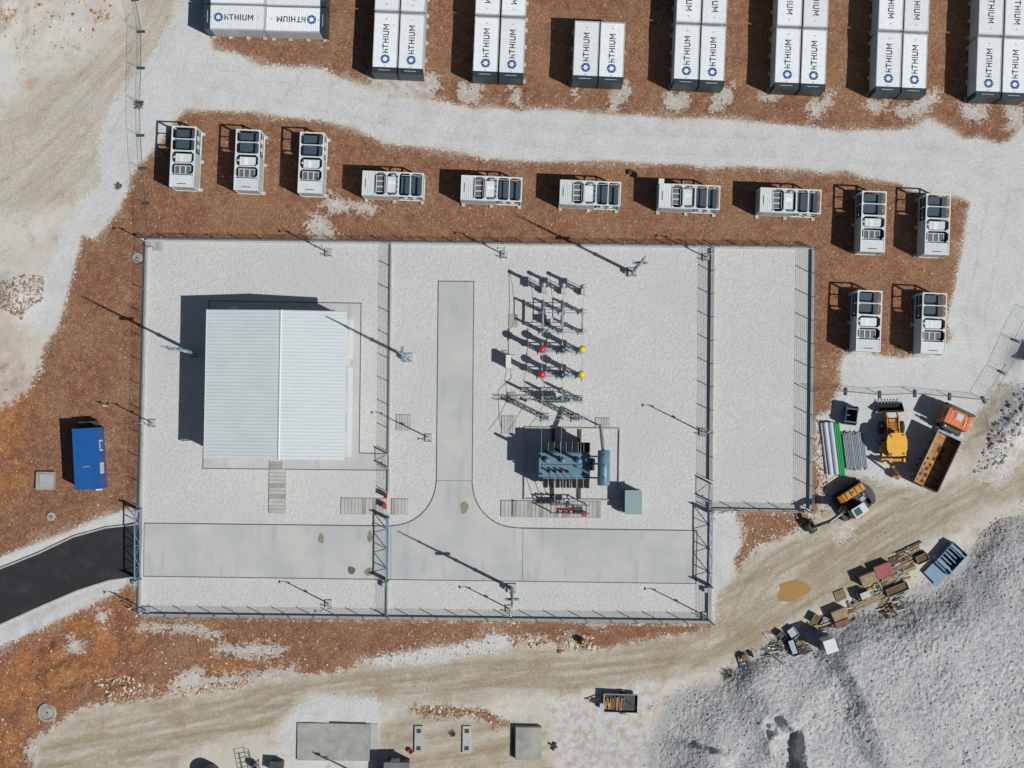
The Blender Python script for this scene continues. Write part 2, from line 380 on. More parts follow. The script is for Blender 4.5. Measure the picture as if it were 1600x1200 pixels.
gz += (mound(90, 1040, 4, .5) + mound(200, 1065, 3, .35, 1.6)) * (1 + 1.2 * fbm(gx, gy, .8, 3)) + mound(12, 10, 4, .5) * (1 + 1.5 * fbm(gx, gy, .5, 3))
far = np.clip((np.hypot(gx, gy) - 80) / 300, 0, 1); gz = gz * (1 - far) + far * fbm(gx, gy, .01, 3) * 6
w = np.clip((flat + 1.0) / .9, 0, 1); gz = gz * (1 - w) + w * -.08
def ground_z(x, y):
    i = int(np.clip(np.searchsorted(xs, x), 0, nx - 1)); j = int(np.clip(np.searchsorted(ys, y), 0, ny - 1)); return float(gz[j * nx + i])

def ground_mat():
    m, t, b = nodes('site_ground'); N = NT(t); o = N.geo()
    grit = N.noise(10, 2, .8, o); fine = N.noise(4.5, 5, .75, o); mid = N.noise(1.3, 5, .65, o); big = N.noise(.16, 5, .6, o); m2 = N.noise(.42, 6, .7, o)
    sp = N.voro(5.5, vec=o); spc = N.n('ShaderNodeSeparateColor'); N.put(spc.inputs[0], sp.outputs['Color'])
    def mask(name, w, a1, a2, a3=0.0):
        v = N.math('MULTIPLY_ADD', N.math('SUBTRACT', mid, .5), a1, N.attr(name))
        v = N.math('MULTIPLY_ADD', N.math('SUBTRACT', fine, .5), a2, v)
        if a3: v = N.math('MULTIPLY_ADD', N.math('SUBTRACT', big, .5), a3, v)
        return N.ramp(v, -w, w)
    def val(c, amt, n=None):
        h = N.n('ShaderNodeHueSaturation'); N.put(h.inputs['Color'], c); N.put(h.inputs['Value'], N.ramp(n or grit, .3, .7, 1 - amt, 1 + amt, False)); return h.outputs[0]
    def streak(ang):
        mp = N.n('ShaderNodeMapping'); mp.vector_type = 'TEXTURE'; mp.inputs['Rotation'].default_value = (0, 0, R(ang)); mp.inputs['Scale'].default_value = (9, 1.1, 1); N.put(mp.inputs[0], o)
        return N.noise(1.0, 6, .65, mp.outputs[0])
    sep = N.n('ShaderNodeSeparateXYZ'); N.put(sep.inputs[0], o)
    right = N.ramp(sep.outputs[0], 8, 22); up = N.ramp(sep.outputs[1], 5, 12)
    st = N.n('ShaderNodeMix', data_type='FLOAT'); N.put(st.inputs[0], right); N.put(st.inputs[2], streak(8)); N.put(st.inputs[3], streak(31))
    st2 = N.n('ShaderNodeMix', data_type='FLOAT'); N.put(st2.inputs[0], up); N.put(st2.inputs[2], st.outputs[0]); N.put(st2.inputs[3], streak(44)); strk = st2.outputs[0]
    # pale quarry dust
    pale = N.mix(N.ramp(big, .35, .65), S(196, 190, 178), S(208, 206, 200))
    pale = N.mix(N.math('MULTIPLY', N.ramp(m2, .5, .72), .55), pale, S(178, 166, 147))
    pale = N.mix(N.math('MULTIPLY', N.ramp(N.noise(.9, 6, .75, o), .6, .72), .5), pale, S(152, 134, 114))
    pale = N.mix(N.math('MULTIPLY', N.ramp(N.noise(.3, 3, .5, o), .66, .72), .4), pale, S(190, 128, 92))
    crk = N.math('ABSOLUTE', N.math('SUBTRACT', N.noise(.22, 7, .6, o), .5)); pale = N.mix(N.math('MULTIPLY', N.math('MULTIPLY', N.ramp(crk, .010, .001), N.ramp(m2, .48, .6)), .55), pale, S(120, 108, 94))
    pale = val(pale, .1)
    # packed dirt with wheel streaks along the track
    dirt = N.mix(N.ramp(m2, .3, .7), S(164, 154, 136), S(181, 173, 156))
    dirt = N.mix(N.math('MULTIPLY', N.ramp(strk, .48, .66), .75), dirt, S(193, 188, 177))
    dirt = N.mix(N.math('MULTIPLY', N.ramp(strk, .5, .36), N.ramp(up, 0, 1, .6, .2)), dirt, S(152, 134, 108))
    dirt = N.mix(N.math('MULTIPLY', N.ramp(big, .52, .66), .5), dirt, S(160, 140, 112))
    dirt = N.mix(N.math('MULTIPLY', N.ramp(N.noise(.55, 6, .75, o), .62, .72), .7), dirt, S(116, 100, 82))
    rut = N.math('MULTIPLY_ADD', N.math('SUBTRACT', mid, .5), .8, N.math('MULTIPLY_ADD', N.math('SUBTRACT', fine, .5), .5, N.attr('rut')))
    rutm = N.math('MULTIPLY', N.ramp(rut, .34, .08), N.ramp(m2, .3, .6))
    rime = N.math('MULTIPLY', N.math('MULTIPLY', N.ramp(rut, .2, .42), N.ramp(rut, .75, .45)), N.ramp(m2, .35, .6))
    dirt = N.mix(N.math('MULTIPLY', rutm, .32), dirt, S(138, 121, 96)); dirt = N.mix(N.math('MULTIPLY', rime, .22), dirt, S(198, 190, 174))
    dirt = N.mix(N.math('MULTIPLY', up, .45), dirt, pale)
    dirt = val(val(dirt, .18), .14, fine)
    # white crushed stone
    white = N.mix(N.ramp(fine, .3, .7), S(193, 195, 195), S(206, 207, 207))
    white = N.mix(N.math('MULTIPLY', N.ramp(m2, .5, .7), .55), white, S(186, 181, 172))
    white = N.mix(N.math('MULTIPLY', N.ramp(N.noise(1.1, 6, .8, o), .6, .72), .55), white, S(150, 142, 132))
    white = val(val(white, .09), .05, fine)
    # red soil with limestone chips
    soil = N.mix(N.ramp(mid, .3, .7), S(122, 86, 66), S(146, 109, 85))
    soil = N.mix(N.math('MULTIPLY', N.ramp(big, .45, .65), .6), soil, S(150, 118, 88))
    soil = N.mix(N.math('MULTIPLY', N.ramp(m2, .54, .68), .55), soil, S(126, 82, 64))
    soil = N.mix(N.math('MULTIPLY', N.ramp(N.noise(.28, 6, .75, o), .55, .7), .5), soil, S(160, 130, 102)); soil = N.mix(N.math('MULTIPLY', N.ramp(N.noise(.75, 6, .75, o), .6, .72), .5), soil, S(98, 70, 54))
    soil = val(val(soil, .42), .40, fine)
    chip = N.math('MULTIPLY', N.ramp(spc.outputs[1], .84, .87), N.ramp(sp.outputs['Distance'], .46, .2))
    soil = N.mix(N.math('MULTIPLY', chip, .5), soil, S(204, 182, 156))
    orng = N.mix(N.ramp(mid, .35, .65), S(166, 98, 58), S(168, 126, 78))
    orng = N.mix(N.ramp(m2, .42, .6), orng, S(138, 92, 70))
    orng = N.mix(N.math('MULTIPLY', N.ramp(N.noise(.7, 6, .75, o), .58, .7), .75), orng, S(168, 152, 130))
    orng = val(val(orng, .42), .42, fine)
    orng = N.mix(N.math('MULTIPLY', chip, .6), orng, S(214, 196, 166))
    grey = N.mix(N.ramp(fine, .3, .7), S(150, 151, 153), S(184, 184, 184))
    c = N.mix(mask('dirt', .9, 2.4, .8, 4.0), pale, dirt)
    c = N.mix(mask('grey', .6, 1.2, .9, 2.0), c, grey)
    soil2 = N.mix(N.math('MULTIPLY', mask('orange', 1.6, 3.5, 2.0, 8.0), .62), soil, orng)
    c = N.mix(mask('soil', .16, 2.4, 3.6), c, soil2)
    c = N.mix(N.math('MULTIPLY', mask('orange', 1.2, 3.5, 2.0, 7.0), .3), c, orng)
    hal = N.math('MULTIPLY_ADD', N.math('SUBTRACT', m2, .5), 7.0, N.math('MULTIPLY_ADD', N.math('SUBTRACT', fine, .5), 5.0, N.attr('white')))
    c = N.mix(N.math('MULTIPLY', N.ramp(hal, -1.0, .8), .5), c, S(186, 174, 156))
    wht = N.mix(N.math('MULTIPLY', rutm, .1), white, S(164, 158, 148))
    c = N.mix(mask('white', .2, 2.4, 3.6), c, wht)
    c = N.mix(N.math('MULTIPLY', mask('dust', .26, 3.5, 3.4), .88), c, N.mix(N.ramp(mid, .4, .65), white, S(182, 170, 152)))
    N.put(b.inputs['Base Color'], c); b.inputs['Roughness'].default_value = .95; b.inputs['Specular IOR Level'].default_value = .15
    h = N.math('MULTIPLY_ADD', fine, 1.0, N.math('MULTIPLY', grit, .35))
    h = N.math('MULTIPLY_ADD', N.noise(1.8, 6, .75, o), 1.6, h)
    h = N.math('MULTIPLY_ADD', rutm, -.5, h)
    N.put(b.inputs['Normal'], N.bump(h, .5, .07))
    return m
M_ground = ground_mat()

jj, ii = np.meshgrid(np.arange(ny - 1), np.arange(nx - 1), indexing='ij')
q0 = (jj * nx + ii).ravel(); quads = np.stack([q0, q0 + 1, q0 + nx + 1, q0 + nx], 1)
def fm(a): return a[quads].mean(1)
jit = fm(fbm(gx, gy, 1.3, 4)) * .7
cls = np.zeros(len(quads), int)
cls[fm(A['dirt']) + jit > 0] = 1
cls[fm(A['soil']) + jit > 0] = 2
cls[fm(A['white']) + jit > 0] = 3
for k, (nm) in enumerate(['ground', 'dirt_road', 'soil_pad', 'gravel_track']):
    q = quads[cls == k]; used = np.unique(q); remap = np.zeros(len(gx), int); remap[used] = np.arange(len(used)); q = remap[q]
    me = bpy.data.meshes.new(nm); me.vertices.add(len(used)); me.loops.add(q.size); me.polygons.add(len(q))
    me.vertices.foreach_set('co', np.stack([gx[used], gy[used], gz[used]], 1).astype(np.float32).ravel())
    me.loops.foreach_set('vertex_index', q.ravel().astype(np.int32))
    me.polygons.foreach_set('loop_start', (np.arange(len(q)) * 4).astype(np.int32)); me.polygons.foreach_set('loop_total', np.full(len(q), 4, np.int32))
    me.polygons.foreach_set('use_smooth', np.ones(len(q), bool))
    me.update(calc_edges=True)
    for an, av in A.items():
        at = me.attributes.new(an, 'FLOAT', 'POINT'); at.data.foreach_set('value', av[used].astype(np.float32))
    me.materials.append(M_ground)
    tag(ob(nm, me), kind='structure')

# ------------------------------------------------------------------ crushed-stone heap (lower right)
def heap_mat():
    m, t, b = nodes('crushed_stone'); N = NT(t); o = N.geo()
    v = N.voro(3.6, vec=o); v2 = N.voro(8, vec=o)
    s = N.n('ShaderNodeSeparateColor'); N.put(s.inputs[0], v.outputs['Color'])
    c = N.mix(s.outputs[0], S(162, 164, 167), S(190, 191, 192))
    c = N.mix(N.math('MULTIPLY', N.ramp(N.noise(.25, 4, .6, o), .45, .68), .6), c, S(194, 193, 191))
    c = N.mix(N.math('MULTIPLY', N.ramp(N.noise(.5, 4, .6, o), .62, .74), .45), c, S(166, 158, 146))
    ed = N.math('MULTIPLY_ADD', N.math('SUBTRACT', N.noise(.35, 5, .7, o), .5), 7.0, N.attr('edge'))
    c = N.mix(N.ramp(ed, 2.6, .4), c, N.mix(N.noise(5, 3, .7, o), S(176, 172, 164), S(200, 198, 193)))
    N.put(b.inputs['Base Color'], c); b.inputs['Roughness'].default_value = .95; b.inputs['Specular IOR Level'].default_value = .1
    h = N.math('ADD', N.math('MULTIPLY', v.outputs['Distance'], -1.0), N.math('MULTIPLY', v2.outputs['Distance'], -.4))
    N.put(b.inputs['Normal'], N.bump(h, .6, .1))
    return m
hx = np.arange(6, 60, .11); hy = np.arange(-45, 6, .11)
HX, HY = np.meshgrid(hx, hy); hxx, hyy = HX.ravel(), HY.ravel()
def lined(ax, ay, bx, by):
    a, b_ = P(ax, ay), P(bx, by); d = (b_ - a).normalized(); return (hxx - a.x) * d.y - (hyy - a.y) * d.x   # positive to the right of a->b
def sst(v, a, b_): t_ = np.clip((v - a) / (b_ - a), 0, 1); return t_ * t_ * (3 - 2 * t_)
warp = fbm(hxx, hyy, .18, 3)
e = np.maximum(sdf(GREY[0], hxx, hyy, 12.0), sdf([(1508, 742), (1545, 690), (1562, 640), (1600, 600), (1700, 560), (1700, 640), (1600, 690), (1560, 725)], hxx, hyy, 12.0)) + warp * 1.6
hz = -0.30 + 1.5 * sst(e, -.6, 7) * sst(lined(1050, 1400, 1050, 900), -4, 6) + .30 * sst(e, -.6, 1.8)
l1 = -lined(1288, 975, 1385, 1230) + fbm(hxx, hyy, .25, 3) * 1.6
hz += 1.2 * sst(l1, -1.4, 1.4) * sst(e, 0, 4) * (1 - .35 * sst(l1, 6, 16))
l2 = -lined(1246, 1120, 1250, 1240) + fbm(hxx, hyy, .6, 3) * 1.3
hz -= 2.3 * sst(-l2, -.45, .45) * sst(l2 + warp * 1.2, -3.2, -2.2) * sst(lined(1190, 1116, 1300, 1136) + fbm(hxx, hyy, .5, 3) * 2, -.2, 1.6)
l3 = lined(1050, 1148, 1135, 1182) + fbm(hxx, hyy, .6, 3) * 1.2
hz += 1.1 * sst(l3, -.3, .5) * sst(e, .8, 6) * sst(lined(1140, 1100, 1150, 1240), 0, 1.5) * sst(l3, 9, 2)
l4 = -lined(1170, 1040, 1232, 1180)
hz += 1.0 * np.exp(-(l4 / 2.2) ** 2) * sst(e, .2, 2.5)
hz += .6 * np.exp(-((-lined(1350, 985, 1420, 900)) / 1.2) ** 2) * sst(e, .3, 1.5) * .6
hz += fbm(hxx, hyy, .2, 3) * .4 * sst(e, .5, 4) + fbm(hxx, hyy, .9, 3) * .05 * sst(e, .1, 1.5)
lump = .6 + .8 * sst(fbm(hxx, hyy, .15, 2), -.3, .3)
hz += (fbm(hxx, hyy, 2.7, 2) * .07 + fbm(hxx, hyy, 4.4, 1) * .10 + rng.uniform(-.05, .05, hxx.shape)) * lump * sst(e, -.2, .8)
hn, hm = len(hx), len(hy)
jj, ii = np.meshgrid(np.arange(hm - 1), np.arange(hn - 1), indexing='ij'); q0 = (jj * hn + ii).ravel()
hq = np.stack([q0, q0 + 1, q0 + hn + 1, q0 + hn], 1); hq = hq[(e[hq].max(1) > -.9)]
used = np.unique(hq); remap = np.zeros(len(hxx), int); remap[used] = np.arange(len(used)); hq = remap[hq]
me = bpy.data.meshes.new('gravel_heap'); me.vertices.add(len(used)); me.loops.add(hq.size); me.polygons.add(len(hq))
me.vertices.foreach_set('co', np.stack([hxx[used], hyy[used], hz[used]], 1).astype(np.float32).ravel())
me.loops.foreach_set('vertex_index', hq.ravel().astype(np.int32)); me.polygons.foreach_set('loop_start', (np.arange(len(hq)) * 4).astype(np.int32))
me.polygons.foreach_set('loop_total', np.full(len(hq), 4, np.int32)); me.update(calc_edges=True); me.materials.append(heap_mat())
at_ = me.attributes.new('edge', 'FLOAT', 'POINT'); at_.data.foreach_set('value', e[used].astype(np.float32))
tag(ob('gravel_heap', me), 'large heaps of grey crushed stone beside the dirt road', 'gravel heap', kind='stuff')
def heap_z(px, py):
    c = P(px, py); i = int(np.clip(np.searchsorted(hx, c.x), 0, hn - 1)); j = int(np.clip(np.searchsorted(hy, c.y), 0, hm - 1)); return max(float(hz[j * hn + i]), 0.0)

# ------------------------------------------------------------------ loose stones
def stones_mat():
    m, t, b = nodes('loose_limestone'); N = NT(t)
    a = N.n('ShaderNodeAttribute', attribute_name='tone').outputs['Color']
    c = N.mix(N.math('MULTIPLY', N.noise(6, 3, .6, N.geo()), .35), a, S(150, 125, 100))
    N.put(b.inputs['Base Color'], c); b.inputs['Roughness'].default_value = .9; return m
rnd = random.Random(5)
ICO = [(0, 0, 1), (.89, 0, .45), (.28, .85, .45), (-.72, .53, .45), (-.72, -.53, .45), (.28, -.85, .45), (.72, .53, -.45), (-.28, .85, -.45), (-.89, 0, -.45), (-.28, -.85, -.45), (.72, -.53, -.45)]
ICF = [(0, 1, 2), (0, 2, 3), (0, 3, 4), (0, 4, 5), (0, 5, 1), (1, 6, 2), (2, 7, 3), (3, 8, 4), (4, 9, 5), (5, 10, 1), (6, 7, 2), (7, 8, 3), (8, 9, 4), (9, 10, 5), (10, 6, 1)]
sv, sf, sc_ = [], [], []
def stone(px, py, r, tone):
    c = P(px, py); z = ground_z(c.x, c.y); o = len(sv); fx, fy, fz = [rnd.uniform(.6, 1.3) for _ in range(3)]; a = rnd.uniform(0, 6.28); ca, sa = math.cos(a), math.sin(a)
    for v in ICO:
        k = rnd.uniform(.75, 1.2) * r; x, y = v[0] * fx * k, v[1] * fy * k
        sv.append((c.x + x * ca - y * sa, c.y + x * sa + y * ca, z + v[2] * fz * k * .7 + r * .15)); sc_.append((*tone, 1))
    sf.extend([tuple(i + o for i in f) for f in ICF])
def inpoly(x, y, poly):
    c = False
    for (ax, ay), (bx, by) in zip(poly, poly[1:] + poly[:1]):
        if (ay > y) != (by > y) and x < (bx - ax) * (y - ay) / (by - ay) + ax: c = not c
    return c
TONES = [S(214, 200, 178), S(196, 168, 136), S(226, 218, 206), S(170, 128, 98), S(148, 104, 78)]
def scatter(poly, n, r0, r1, avoid=None):
    bx = [p[0] for p in poly]; by = [p[1] for p in poly]; x0, x1 = max(-20, min(bx)), min(1620, max(bx)); y0, y1 = max(-20, min(by)), min(1220, max(by)); k = 0
    for _ in range(n * 6):
        if k >= n: break
        x, y = rnd.uniform(x0, x1), rnd.uniform(y0, y1)
        if not inpoly(x, y, poly) or inpoly(x, y, YARD) or (avoid and any(inpoly(x, y, q) for q in avoid)): continue
        r = r0 * (r1 / r0) ** (rnd.random() ** 2.2); stone(x, y, r, rnd.choice(TONES)); k += 1
scatter(SOIL[0], 900, .03, .10, WHITE[:1]); scatter(SOIL[1], 1600, .03, .10, WHITE[:2]); scatter(SOIL[2], 1700, .03, .13, [])
scatter(SOIL[3], 160, .06, .2); scatter(SOIL[4], 420, .04, .14)
TONES0 = TONES; TONES = [S(176, 160, 146), S(150, 130, 114), S(190, 178, 166), S(140, 112, 96)]
scatter([(0, 445), (35, 430), (70, 432), (66, 470), (45, 482), (35, 500), (20, 490), (0, 480)], 900, .05, .2)
TONES = TONES0
scatter([(150, 1062), (200, 1052), (262, 1080), (240, 1092), (170, 1092)], 420, .05, .2)
scatter([(266, 1075), (390, 1062), (385, 1075), (270, 1090)], 320, .05, .17); scatter([(880, 990), (925, 990), (930, 1012), (870, 1020)], 140, .07, .28)
scatter([(800, 990), (860, 990), (860, 1012), (800, 1012)], 120, .06, .22); scatter([(0, 0), (180, 0), (150, 60), (0, 110)], 120, .05, .2)
scatter(DIRT[0], 700, .02, .09); scatter([(142, 14), (170, 16), (178, 34), (150, 38)], 90, .04, .2); scatter([(0, 16), (30, 14), (26, 32), (0, 32)], 80, .04, .2); scatter([(620, 1000), (770, 985), (770, 1020), (560, 1040)], 200, .05, .16); scatter([(1275, 655), (1290, 655), (1295, 800), (1275, 800)], 320, .05, .16)
TONES = [S(150, 152, 154), S(176, 177, 178), S(130, 132, 136)]
scatter([(1520, 740), (1560, 640), (1600, 600), (1620, 640), (1560, 730)], 260, .08, .26)
_gz = ground_z
HPX = [(1000, 1215), (1010, 1160), (1040, 1090), (1120, 1055), (1200, 1012), (1290, 960), (1400, 930), (1490, 885), (1560, 815), (1615, 790), (1615, 1215)]
def ground_z(x, y):
    i = int(np.clip(np.searchsorted(hx, x), 0, hn - 1)); j = int(np.clip(np.searchsorted(hy, y), 0, hm - 1)); return max(float(hz[j * hn + i]), _gz(x, y))
TONES = [S(168, 170, 173), S(188, 189, 190), S(146, 148, 152), S(198, 198, 197)]
scatter(HPX, 3000, .05, .14)
scatter([(1000, 1100), (1120, 1045), (1290, 950), (1480, 880), (1560, 805), (1600, 780), (1600, 830), (1500, 900), (1300, 975), (1130, 1065), (1020, 1130)], 900, .04, .14)
ground_z = _gz
me = bpy.data.meshes.new('loose_stones'); me.from_pydata(sv, [], sf); ca = me.color_attributes.new('tone', 'FLOAT_COLOR', 'POINT')
ca.data.foreach_set('color', np.array(sc_, np.float32).ravel()); me.materials.append(stones_mat())
tag(ob('loose_stones', me), 'loose limestone rubble strewn over the red soil', 'stones', kind='stuff')
# ------------------------------------------------------------------ yard surface, concrete and asphalt roads
def sheet(name, poly_px, z, m, parent=None, thick=0.0, kind='structure'):
    pts = [P(*p) for p in poly_px]; mb = MB()
    if thick: mb.prism([(p.x, p.y) for p in pts], z - thick, z)
    else:
        n = len(pts); a = sum(pts[i].x * pts[(i + 1) % n].y - pts[(i + 1) % n].x * pts[i].y for i in range(n))
        if a < 0: pts = pts[::-1]
        mb.add([(p.x, p.y, z) for p in pts], [tuple(range(n))])
    o = mb.build(name, m, parent)
    if not parent: tag(o, kind=kind)
    return o
def gravel_mat():
    m, t, b = nodes('yard_gravel'); N = NT(t); o = N.geo()
    v = N.voro(6.5, vec=o); s = N.n('ShaderNodeSeparateColor'); N.put(s.inputs[0], v.outputs['Color'])
    c = N.mix(N.math('MULTIPLY', N.math('ADD', s.outputs[0], N.noise(3.2, 4, .7, o)), .5), S(184, 183, 180), S(214, 213, 210))
    c = N.mix(N.math('MULTIPLY', N.ramp(N.noise(.12, 4, .6, o), .4, .65), .6), c, S(190, 191, 193))
    c = N.mix(N.math('MULTIPLY', N.ramp(N.noise(.3, 5, .7, o), .6, .78), .45), c, S(186, 176, 164))
    N.put(b.inputs['Base Color'], c); b.inputs['Roughness'].default_value = .95; b.inputs['Specular IOR Level'].default_value = .15
    h = N.math('MULTIPLY_ADD', N.noise(2.8, 4, .7, o), 1.4, N.math('MULTIPLY', v.outputs['Distance'], -.6))
    N.put(b.inputs['Normal'], N.bump(h, .6, .085))
    return m
def concrete_mat():
    m, t, b = nodes('road_concrete'); N = NT(t); o = N.geo()
    c = N.mix(N.ramp(N.noise(.22, 5, .6, o), .35, .65), S(192, 191, 187), S(178, 181, 181))
    mp = N.n('ShaderNodeMapping'); mp.inputs['Scale'].default_value = (.9, .16, 1); N.put(mp.inputs[0], o)
    c = N.mix(N.math('MULTIPLY', N.ramp(N.noise(1, 4, .6, mp.outputs[0]), .52, .72), .5), c, S(158, 163, 166))
    c = N.mix(N.math('MULTIPLY', N.ramp(N.noise(1.4, 5, .7, o), .58, .8), .35), c, S(168, 160, 146))
    N.put(b.inputs['Base Color'], c); b.inputs['Roughness'].default_value = .85; b.inputs['Specular IOR Level'].default_value = .25
    N.put(b.inputs['Normal'], N.bump(N.noise(14, 3, .7, o), .3, .01))
    return m
M_gravel, M_croad = gravel_mat(), concrete_mat()
M_stain = mat('oil_stain', S(136, 130, 112), .8); M_staind = mat('dark_oil_stain', S(92, 94, 96), .7)
M_asph = mat('asphalt', S(40, 42, 45), .85, var=.18, scale=.5, dirt=S(72, 73, 75), dirt_amt=.45, bump=.004)
M_kerb = mat('kerb_stone', S(176, 174, 168), .9, var=.1, scale=3)
sheet('yard_gravel', YARD, .02, M_gravel)
def arc(cx, cy, rx, ry, a0, a1, n=9):
    return [(cx + rx * math.cos(R(a0 + (a1 - a0) * i / n)), cy + ry * math.sin(R(a0 + (a1 - a0) * i / n))) for i in range(n + 1)]
flareL = [(683, 751)] + arc(611, 751, 71, 71, 5, 88)[1:]; jointL = arc(611, 751, 69.3, 69.3, 2, 90); jointR = arc(806, 754, 67.3, 69.3, 90, 178)           # curving from the stem down to the left arm
flareR = arc(806, 754, 69, 71, 92, 176)
SLABS = [[(685.5, 440), (739.5, 440.5), (737, 751), (682.5, 750.5)],
         [(682.5, 751.1), (737, 751.6)] + flareR[::-1] + [(816.9, 826), (815.9, 907.5), (611, 904.5), (611, 822.5)] + flareL[::-1][:-1],
         [(226, 818), (610.4, 822.5), (610.4, 904.5), (225, 899.5)],
         [(817.5, 826), (1088, 829.5), (1086, 911), (816.5, 907.5)]]
cr = tag(sheet('concrete_road', [(684, 438.5), (741, 439), (738.5, 753)] + jointR[::-1] + [(808, 824), (1090, 828), (1088, 912.5), (224, 901), (225, 816.5), (611, 820.8)] + jointL[::-1] + [(681, 750)], .028, M_joint), kind='structure')
for sl in SLABS: sheet('concrete_slab', sl, .075, M_croad, cr, .045)
for (px, py, rx, ry, m_) in ((725, 793, 6.5, 10, M_stain), (502, 841, 4.5, 8.5, M_stain), (549, 891, 6, 6.5, M_staind), (577, 893, 7, 7, M_stain), (578, 838, 4, 9, M_stain)):
    pl = [(px + rx * (1 + .18 * math.sin(3 * a + px)) * math.cos(a), py + ry * (1 + .12 * math.cos(2 * a + py)) * math.sin(a)) for a in [i * .4488 for i in range(14)]]
    sheet('oil_stain', pl, .079, m_, cr)
ar = sheet('asphalt_road', [(p[0], p[1]) for p in ROAD_UP + ROAD_LO], .03, M_asph, None, .12)
ar.name = 'road'
def strip(line, z0, z1, wpx, name, m, parent, n):
    pts = [P(*p) for p in line]; res = []
    for a, b_ in zip(pts[:-1], pts[1:]):
        k = max(1, int((b_ - a).length / n))
        for i in range(k): res.append((a.lerp(b_, i / k), a.lerp(b_, (i + 1) / k)))
    for a, b_ in res:
        d = (b_ - a); L = d.length; mb = MB().box((L / 2, 0, (z0 + z1) / 2), (L - .015, wpx, z1 - z0))
        mb.build(name, m, parent, (a.x, a.y, 0), math.atan2(d.y, d.x))
strip([(p[0], p[1] - 1.5) for p in ROAD_UP[1:]], -.1, .12, .16, 'kerb_stone', M_kerb, ar, 1.0)
strip([(p[0], p[1] + 1.5) for p in ROAD_LO[:-1]], -.1, .12, .16, 'kerb_stone', M_kerb, ar, 1.0)
# muddy puddle on the dirt road
def puddle():
    m, t, b = nodes('muddy_water'); N = NT(t)
    N.put(b.inputs['Base Color'], N.mix(N.noise(.6, 3, .5, N.geo()), S(160, 126, 74), S(176, 142, 90))); b.inputs['Roughness'].default_value = .12
    pl = [(1198, 936), (1200, 926), (1215, 914), (1232, 908), (1248, 906), (1260, 911), (1268, 920), (1264, 926), (1256, 929), (1250, 935), (1238, 940), (1216, 939), (1204, 941)]
    q = P(1232, 924); return tag(sheet('puddle', pl, ground_z(q.x, q.y) + .05, m), 'brown muddy rain puddle on the dirt road', 'puddle', kind='structure')
puddle()

# ------------------------------------------------------------------ perimeter fences
_panel = {}
def panel_mesh(h):
    if h not in _panel:
        mb = MB()
        for k in range(8): mb.b2(0, 1, -.007, .007, .03 + k * (h - .06) / 7 - .007, .03 + k * (h - .06) / 7 + .007)
        for k in range(24): x = (k + .5) / 24; mb.b2(x - .0007, x + .0007, -.002, .002, 0, h)
        _panel[h] = mb.mesh('mesh_panel', M_wire)
    return _panel[h]
_post = {}
def post_mesh(h):
    if h not in _post:
        mb = MB().box((0, 0, h / 2), (.06, .06, h)).box((0, 0, h + .01), (.075, .075, .02)); mb.bar((0, 0, h), (.0, .16, h + .14), .03)
        _post[h] = mb.mesh('post', M_wire)
    return _post[h]
def fence(label, segs, ph, h, n_px=37.8, side=1, pw=.26):
    """segs: pixel segments; plinth height, mesh height"""
    t = thing('mesh_fence', label, 'fence', group='perimeter fences')
    for a, b_ in segs:
        A_, B_ = P(*a), P(*b_); d = B_ - A_; L = d.length; n = max(1, round(L * 15.5 / n_px)); ang = math.atan2(d.y, d.x); u = d / L
        MB().box((L / 2, 0, ph / 2 - .05), (L, pw, ph + .1)).build('plinth', M_conc, t, A_, ang)
        for i in range(n + 1):
            p_ = A_ + u * (L * i / n); o = ob('post', post_mesh(h), t, (p_.x, p_.y, ph - .02), ang + (math.pi if side < 0 else 0))
            if i < n:
                o = ob('mesh_panel', panel_mesh(h), t, (p_.x, p_.y, ph + .03), ang); o.scale.x = L / n
    return t
fence('long mesh fence on concrete plinth along the top edge of the yard', [((231, 375), (1270, 388))], .38, 1.6)
fence('mesh fence on plinth along the left side of the yard near the blue container', [((230, 378), (220, 792)), ((219.5, 906), (218.5, 959))], .35, 1.5)
fence('mesh fence along the bottom edge of the yard above the dirt road', [((222, 960), (1109, 971))], .5, 1.95)
fence('inner mesh fence between the grey-roofed building and the transformer yard', [((611, 380), (607.5, 706)), ((607.2, 734), (606.8, 769)), ((605.5, 908), (604.8, 962))], .2, 1.45)
fence('inner mesh fence between the transformer yard and the empty gravel strip', [((1112.5, 388), (1109.5, 750)), ((1109, 786), (1108.8, 797)), ((1108, 916), (1107.6, 968))], .42, 1.45)
fence('mesh fence on plinth along the far right side beside the parked machines', [((1269.5, 391), (1265.5, 796))], .42, 1.85)
fence('short mesh fence closing the bottom of the empty gravel strip', [((1113, 796), (1263, 799))], .42, 1.75)

